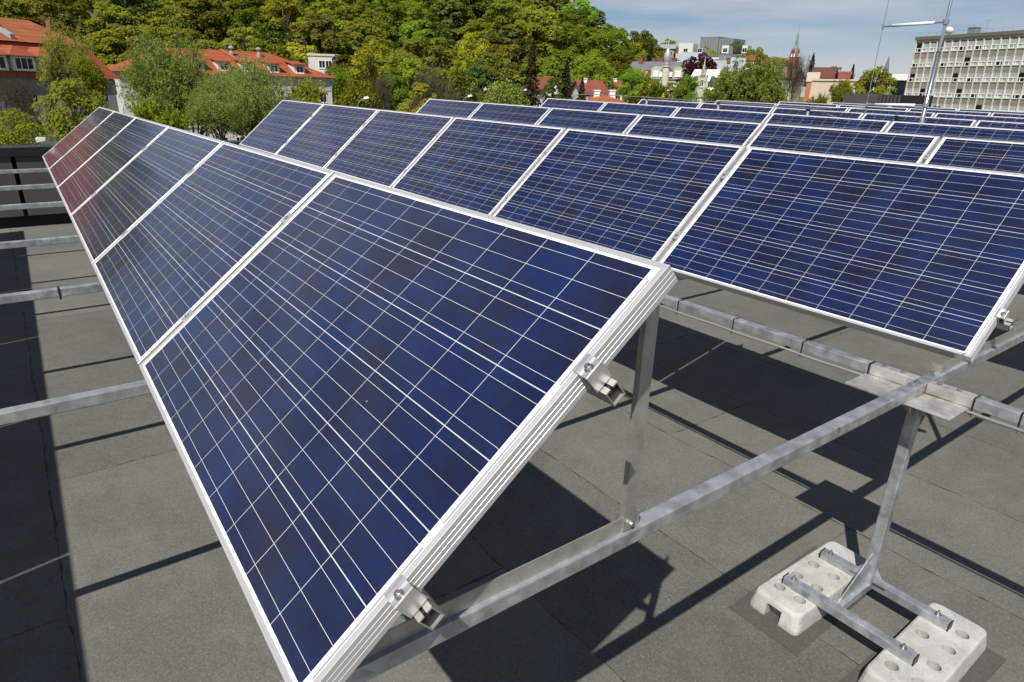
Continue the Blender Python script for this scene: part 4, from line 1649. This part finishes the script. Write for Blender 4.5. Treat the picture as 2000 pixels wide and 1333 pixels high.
house('flat_house', 'small white flat-roofed house in the trees behind the hipped roof', 'house', 606, 150, 664, 150, 8, 109, .4, 'flat', w_white, w_cream,
      wins=((3, .8, 1.3, 1.5, .45, .9, 'dark'), (3, 3.6, 1.3, 1.5, .45, .9, 'dark')))
house('cottage', 'small red-roofed cottage half hidden in the trees left of the conifers', 'house', 945, 130, 990, 130, 8, 142, .9, 'gable', w_white, tile_c, wins=((2, .9, 1, 1.2, .3, .7, 'dark'),))
house('cottage', 'red-gabled cottage between the two dark conifers', 'house', 1064, 118, 1092, 119, 9, 174, 1.7, 'front', w_white, tile_c, wins=((1, -1.2, .9, 1.1, .5, .5, 'dark'), (2, 1.5, .9, 1.2, .3, .7, 'dark')))
house('tiled_house', 'house with brown-red tiled roof above the third and fourth rows', 'house', 1140, 113, 1185, 114, 9, 181, 1.7, 'gable', w_white, tile_c, chim=((1.0, 3.5, .6, .3, 'white'),),
      wins=((3, .8, 1.0, 1.3, .2, .85, 'dark'),))
house('tiled_house', 'house with brown-red tiled roof left of the light green round tree', 'house', 1182, 129, 1216, 129.4, 9, 177, 1.6, 'gable', w_cream, tile_c, chim=((2.2, 4, .7, .4, 'white'),), wins=((2, .8, 1, 1.2, .25, .75, 'dark'),))
house('tiled_house', 'low house with orange tiled roof and two white chimneys above the panels', 'house', 1150, 93, 1226, 94, 9, 201, 1.1, 'hip', w_white, tile_a,
      chim=((1.7, 3.4, .75, .35, 'white'), (3.9, 3.8, .75, .4, 'white')))

# --- turret house
oT, H, W = house('turret_house', 'pale green house with slate roof, brick chimneys and onion turret', 'house', 1218, 170, 1336, 166, 11, 153, 3.6, 'gable', w_green, M['slate'], over=.15,
                 wins=((7, 1.0, 1.1, 1.9, .22, .95, 'white'), (7, 4.3, 1.1, 1.9, .22, .95, 'dark')),
                 chim=((2.2, 5, .9, 1.0, 'brick'), (5.0, 6, .8, .9, 'brick'), (6.6, 6, 1.2, 1.1, 'brick'), (8.4, 6, .8, .9, 'brick'), (9.8, 6, 1.0, .9, 'brick')))
rzT = oT.rotation_euler.z
for u in (1279, 1325):
    x = ucol(oT, rzT, u, 168)
    m = MB()
    pr = [(x - 1.15, H + .02), (x + 1.15, H + .02), (x + 1.15, H + 1.9)] + [(x + 1.15 * math.cos(R(q)), H + 1.9 + .75 * math.sin(R(q))) for q in (30, 60, 90, 120, 150)] + [(x - 1.15, H + 1.9)]
    m.prism(pr, 'y', -.1, 3.0)
    dm = m.build('dormer', w_green, oT)
    window(dm, x, H + .5, 1.3, 1.35, y=-.13, pane='white')
m = MB()
m.box(ucol(oT, rzT, 1254, 168), ucol(oT, rzT, 1270, 168), -.06, 1.6, H + .05, H + 1.9)
m.box(ucol(oT, rzT, 1287, 168), ucol(oT, rzT, 1294, 168), -.06, 1.6, H + .05, H + 1.8)
m.box(ucol(oT, rzT, 1306, 168), ucol(oT, rzT, 1316, 168), -.06, 1.6, H + .05, H + 1.8)
m.build('brick_attic', M['brick'], oT)
for u in (1258, 1290, 1310):
    window(oT, ucol(oT, rzT, u, 168), H + .5, .8, 1.0, y=-.1, pane='white')
x = ucol(oT, rzT, 1300, 168)
tw = MB().lathe([(.82, H - 4), (.82, H + 2.4), (1.0, H + 2.5), (1.0, H + 2.75)], (x, -.2, 0), 14).build('turret', render_wall('cream_turret', (.56, .53, .40), .15), oT)
MB().lathe([(.85, H + 2.76), (.65, H + 3.2), (.72, H + 3.7), (.92, H + 4.3), (.82, H + 5.1), (.48, H + 6.0), (.2, H + 6.6), (.24, H + 6.9), (.08, H + 7.2), (.04, H + 8.6)], (x, -.2, 0), 16).build('onion_dome', M['lead'], tw, True)

# --- white terraces and other houses on the slope behind
oW, H, W = house('terrace_block', 'white terraced apartment block with grey roofs on the slope', 'apartment block', 1306, 262, 1462, 255, 14, 111, .8, 'flat', w_white, M['slate'],
                 wins=((15, .7, 1.4, 2.0, .03, .97, 'dark'), (15, 3.9, 1.4, 2.0, .03, .97, 'dark')))
for f0, f1, hh in ((.06, .24, 3.4), (.60, .68, 2.6), (.84, .90, 2.6), (.30, .36, 1.8)):
    pb = MB().box(W * f0, W * f1, 1.5, 8, H + 1.0, H + 1.0 + hh).build('penthouse', w_white, oW)
    window(pb, W * (f0 + f1) / 2, H + 1.3, 1.6, 1.5, y=1.48)
ochre = plain('ochre_screen', (.42, .22, .05), .7)
for f in (.11, .70, .78, .86):
    MB().box(W * f, W * f + 1.6, -.5, -.003, H - 2.6, H - .3).build('balcony_screen', ochre, oW)
house('cream_house', 'cream house with plain walls behind the copper beech', 'house', 1326, 232, 1352, 232, 10, 122, 3.0, 'gable', w_cream, M['zinc_roof'], wins=((2, 1, 1, 1.3, .3, .8, 'dark'),))
house('cream_house', 'cream house with light grey roof right of the copper beech', 'house', 1398, 207, 1446, 208.5, 9, 138, 2.5, 'gable', w_cream, M['zinc_roof'],
      wins=((4, .8, 1.2, 1.3, .12, .9, 'dark'), (4, 3.6, 1.2, 1.3, .12, .9, 'dark')), chim=((3.2, 3, .8, .8, 'brick'),))
house('brick_house', 'orange brick house right of the dark pointed fir', 'house', 1284, 255, 1308, 255, 10, 94, 1.2, 'gable', render_wall('orange_brick', (.36, .19, .09), .2), M['zinc_roof'], wins=((2, 1, 1.2, 1.6, .3, .75, 'dark'),))
house('ochre_house', 'ochre house gable peeping over the olive tree left of the fir', 'house', 1228, 270, 1252, 272, 9, 88, 2.2, 'gable', w_cream, render_wall('ochre_roof', (.45, .30, .15), .1))
oG, H, W = house('stepped_gable_house', 'pale green house with white metal roof and ornate stepped gable', 'house', 1338, 137, 1412, 135, 10, 173, 3.2, 'gable', w_green, M['white'], over=.1,
                 wins=((6, 1.0, .9, 1.7, .1, .93, 'white'), (6, 4.0, .9, 1.7, .1, .93, 'white')))
for f, s in ((.44, 1.0), (.93, 1.0)):
    m = MB()
    x = W * f
    for k, (w, z) in enumerate(((1.5, 0), (1.15, 1.4), (.8, 2.5), (.45, 3.4), (.16, 4.1))):
        m.box(x - w, x + w, -.25, .35, H - 1.5 + z * s, H - .1 + z * s + .0)
    m.tube([(x, 0, H + 3.8), (x, 0, H + 5.6)], [.16, .03], 6)
    for w in (-1.45, 1.45):
        m.tube([(x + w, 0, H - .1), (x + w, 0, H + 1.0)], [.14, .04], 6)
    m.build('stepped_gable', w_green, oG)
    window(oG, x, H + .3, .7, 1.3, y=-.28)
for f in (.22, .66):
    x = W * f
    MB().prism([(x - .5, H + .6), (x + .5, H + .6), (x, H + 2.2)], 'y', -.1, 2.5).build('roof_dormer', M['wall_dark'], oG)

for uL, uR, d, v, rise, roof, lab in ((1314, 1336, 242, 116, 1.6, M['zinc_roof'], 'small white house with pale grey roof left of the copper beech'),
                                      (1398, 1418, 246, 119, 1.5, M['slate'], 'small white house with dark roof just right of the copper beech'),
                                      (1421, 1446, 236, 126, 1.8, M['zinc_roof'], 'white house with pale grey roof above the rounded willow'),
                                      (1446, 1464, 240, 118, 1.4, tile_c, 'small cream house with brownish roof at the right end of the terraces'),
                                      (1480, 1506, 215, 131, 1.5, tile_c, 'low cream house with brown roof above the rounded willow top')):
    house('hillside_house', lab, 'house', uL, d, uR, d, 7, v, rise, 'gable', w_white if 'white' in lab else w_cream, roof, over=.2, wins=((3, .7, .9, 1.3, .18, .82, 'dark'), (3, 3.2, .9, 1.3, .18, .82, 'dark')))

# --- grey office slab on the horizon
a, rz, W = front(1357, 430, 1418, 420)
zt = at(1357, 73, 430).z
o = thing('office_slab', 'grey flat-topped office slab on the skyline', 'office building', (a.x, a.y, GROUND_Z), rz)
Hh = zt - GROUND_Z
MB().box(0, W * .56, 0, 14, 0, Hh).box(W * .5603, W, .8, 14, 0, Hh - 1.2).build('wall', render_wall('slab_grey', (.17, .18, .20), .15, .2), o)
m = MB()
for k in range(12):
    x = W * (k + .5) / 12
    m.box(x - .25, x + .25, -.1, -.005, Hh * .5, Hh - .8)
m.build('facade_ribs', plain('slab_rib', (.24, .25, .27), .5), o)

# --- church with copper spire, and a distant dark spire
p = at(1551, 115, 360)
o = thing('church_tower', 'red brick church tower with slender green copper spire', 'church', (p.x, p.y, GROUND_Z), rz)
zt, zs, ztip = at(1551, 113, 360).z - GROUND_Z, at(1551, 98, 360).z - GROUND_Z, at(1556, 45, 360).z - GROUND_Z
MB().box(-1.75, 1.75, -1.75, 1.75, 0, zt).build('wall', M['brick'], o)
for k in range(4):
    m = MB()
    m.prism([(-1.6, zt), (1.6, zt), (0, zt + 3.9)], 'y', -1.8, -1.4)
    g = m.build('gable', M['brick'], o)
    g.rotation_euler.z = k * math.pi / 2
    q = MB()
    for xx in (-.62, .62):
        q.prism([(xx - .3, zt + .2), (xx + .3, zt + .2), (xx + .3, zt + 1.2), (xx, zt + 1.8), (xx - .3, zt + 1.2)], 'y', -1.85, -1.803)
    h_ = q.build('gable_niche', M['white'], g)
MB().lathe([(1.45, zt + .5), (1.15, zt + 4), (.8, zt + (ztip - zt) * .35), (.4, zt + (ztip - zt) * .65), (.07, ztip - 3.0), (.05, ztip)], (0, 0, 0), 8).build('spire', M['copper'], o)
p = at(1728, 150, 420)
o = thing('distant_spire', 'thin dark spire rising behind the dense green tree', 'church', (p.x, p.y, GROUND_Z))
zt, ztip = at(1726, 150, 420).z - GROUND_Z, at(1731, 108, 420).z - GROUND_Z
m = MB().box(-1.8, 1.8, -1.8, 1.8, 0, zt)
m.build('wall', M['brick'], o)
MB().lathe([(1.9, zt), (1.2, zt + 4), (.05, ztip)], (0, 0, 0), 8).build('spire', M['slate'], o)

# --- pink wall, red and white roofs, white low building
house('pink_building', 'windowless pale pink stone building behind the far panels', 'building', 1584, 115.5, 1670, 113.5, 6, 158, .25, 'flat', w_pink, w_pink)
house('roof_cluster_house', 'white house with dark red roof left above the pink building', 'house', 1582, 148, 1620, 147.6, 6, 152, 1.7, 'gable', w_white, plain('dark_red_tiles', (.11, .035, .025), .8), wins=((2, .6, .9, 1, .3, .7, 'dark'),))
house('roof_cluster_house', 'white gabled house with red roof right above the pink building', 'house', 1614, 158, 1650, 157.6, 6, 155, 1.3, 'gable', w_white, tile_c, wins=((2, .6, .9, 1, .3, .7, 'dark'),))
house('roof_cluster_house', 'orange-walled house beside the tall twiggy tree', 'house', 1574, 140, 1594, 140, 8, 160, 1.6, 'flat', render_wall('orange_wall', (.42, .17, .07), .2), w_cream)
house('long_shed', 'long low house with weathered brown roof behind the rounded willow', 'house', 1462, 188, 1545, 185, 9, 150, 1.7, 'gable', w_cream, render_wall('weathered_roof', (.28, .17, .12), .4, .6))
house('low_annex', 'white low building with glass front left of the concrete office building', 'building', 1740, 155, 1772, 154.5, 6, 157, 1.1, 'flat', M['dark'], M['white'],
      wins=())

# --- the concrete office building
uL, dL = 1765, 146
pL = at(uL, 196, dL)
el = (at(1784, 73, dL).z - CAM.z) / dL
d1 = at(2000, 58.5, 1.0)
dR = dL * el / (d1.z - CAM.z)
pR = at(1977, 198, dR)
rzO = math.atan2(pR.y - pL.y, pR.x - pL.x)
Lf = math.hypot(pR.x - pL.x, pR.y - pL.y)
bay = Lf / 14.2
NB = 18
LT = bay * NB
zb = GROUND_Z - .5
oO = thing('concrete_office', 'five-storey grey concrete office building with rows of white windows', 'office building', (pL.x, pL.y, zb), rzO)
zz = lambda v: at(1775, v, dL).z - zb
ztop, zc, zh, zsill = zz(73), zz(81), zz(87), zz(103.5)
sto = zz(87) - zz(116)
MB().box(0, LT, 0, 14, 0, ztop - .6).build('wall', w_conc, oO)
MB().box(-.25, LT + .25, -.35, 14.2, zc + .15, ztop).build('roof_parapet', render_wall('dark_parapet', (.15, .135, .11), .35, .4), oO)
MB().box(-.05, LT, -.12, -.003, zh + .25, zc + .148).build('lintel_band', w_fin, oO)
m = MB()
for k in range(NB + 1):
    m.box(k * bay - .085, k * bay + .085, -.16, -.003, 0, zh + .248)
m.build('facade_fins', w_fin, oO)
m = MB()
x = .3
while x < LT:
    m.tube([(x, -.1, ztop), (x, -.1, ztop + .55)], .02, 4)
    x += 1.6
m.tube([(.3, -.1, ztop + .55), (LT, -.1, ztop + .55)], .02, 4)
m.build('roof_railing', M['grey_rod'], oO)
wh = zh - zsill
WMESH = {}


def office_window(kind):
    if kind in WMESH:
        return WMESH[kind]
    w = bay - .19
    t = .10
    m = MB()
    mid = wh * .47
    m.box(-w / 2, w / 2, -.10, .0, 0, t).box(-w / 2, w / 2, -.10, .0, mid - t / 2, mid + t / 2)
    m.box(-w / 2, -w / 2 + t, -.10, 0, t, mid - t / 2).box(w / 2 - t, w / 2, -.10, 0, t, mid - t / 2)
    xs = -w / 2 + w * (.34 if kind % 2 else .64)
    m.box(xs - t / 2, xs + t / 2, -.09, 0, t, mid - t / 2)
    m.box(-w / 2, -w / 2 + .05, -.08, 0, mid + t / 2, wh).box(w / 2 - .05, w / 2, -.08, 0, mid + t / 2, wh)
    up = MB().box(-w / 2 + .05, w / 2 - .05, -.02, 0, mid + t / 2, wh)
    lo = MB().box(-w / 2 + t, w / 2 - t, -.02, 0, t, mid - t / 2)
    WMESH[kind] = (m.mesh('window', M['white']), up.mesh('upper_pane', M[('blind', 'blind', 'dark', 'blind')[kind // 2 % 4]]),
                   lo.mesh('lower_pane', M[('blind', 'dark', 'dark', 'lower')[kind // 2 % 4] if kind // 2 % 4 != 3 else 'pale_blind']))
    return WMESH[kind]


M['pale_blind'] = plain('pale_blind', (0.52, 0.53, 0.50), 0.5, 0, .1, 1.3)
wr = random.Random(5)
for s in range(5):
    for k in range(NB):
        kind = wr.choices([0, 2, 4, 6], [3, 2.2, 1.0, 3])[0] + wr.randint(0, 1)
        a, b, c = office_window(kind)
        o = link('window', a, oO)
        o.location = ((k + .5) * bay, -.004, zsill - s * sto)
        link('upper_pane', b, o)
        link('lower_pane', c, o)
sd = thing('satellite_dish', 'white satellite dish on the concrete office roof', 'satellite dish', tuple(oO.matrix_basis @ Vector((bay * 2.9, 2.0, ztop))), rzO + R(200))
m = MB()
m.lathe([(.03, 0), (.34, .07), (.56, .2), (.68, .35), (.66, .36), (.54, .23), (.32, .10), (.03, .03)], (0, 0, 0), 20)
ds = m.build('reflector', M['white'], sd, True)
ds.rotation_euler = (R(62), 0, 0)
ds.location = (0, .15, .7)
MB().tube([(0, .15, -.05), (0, .15, .75)], .07, 8).build('pedestal', M['grey_rod'], sd)
for f, lab, s in ((6.0, 'grey vent box on the office roof right of the dish', .7), (13.6, 'grey vent box on the office roof at the right edge', 1.0)):
    q = thing('vent_box', lab, 'roof vent', tuple(oO.matrix_basis @ Vector((bay * f, 2.5, ztop))), rzO)
    MB().box(-s, s, -.6, .6, 0, 1.2 * s + .2, 0, .05).build('housing', M['grey_rod'], q)
    MB().box(-s - .1, s + .1, -.7, .7, 1.2 * s + .203, 1.2 * s + .32).build('cover', M['zinc_roof'], q)
q = thing('roof_antenna', 'thin television antenna on the office roof', 'antenna', tuple(oO.matrix_basis @ Vector((bay * 7.2, 3, ztop))), rzO)
m = MB().tube([(0, 0, 0), (0, 0, 2.2)], .035, 6)
m.tube([(-.5, 0, 2.1), (.5, 0, 2.1)], .03, 5)
for k in range(5):
    m.tube([(-.4 + k * .2, -.3, 2.1), (-.4 + k * .2, .3, 2.1)], .02, 4)
m.build('aerial', M['grey_rod'], q)

# --- street lamps down in the street
for u, v, d, lab in ((712, 193, 62, 'street lamp with curved arm behind the second row of panels'), (915, 189, 74, 'small pale street lamp head behind the third row of panels'), (1023, 177, 88, 'small pale street lamp head left of the tall brown conifer')):
    p = at(u, v, d)
    g = ground_z(p.x, p.y)
    o = thing('street_lamp', lab, 'street lamp', (p.x, p.y, g), math.atan2(RIGHT.y, RIGHT.x), 'street lamps beyond the roof')
    o.scale = (.5, .5, 1)
    h = p.z - g
    m = MB().tube([(-1.35, 0, 0), (-1.35, 0, h - 1.3), (-1.28, 0, h - .75), (-1.0, 0, h - .3), (-.6, 0, h - .08), (-.1, 0, h)], [.09, .07, .06, .05, .045, .04], 8)
    m.build('lamp_post', M['grey_rod'], o, True)
    m = MB()
    m.prism([(-.15, h - .06), (.75, h + .02), (.80, h + .10), (.5, h + .2), (-.1, h + .13)], 'y', -.16, .16)
    m.build('lamp_head', M['white'], o)
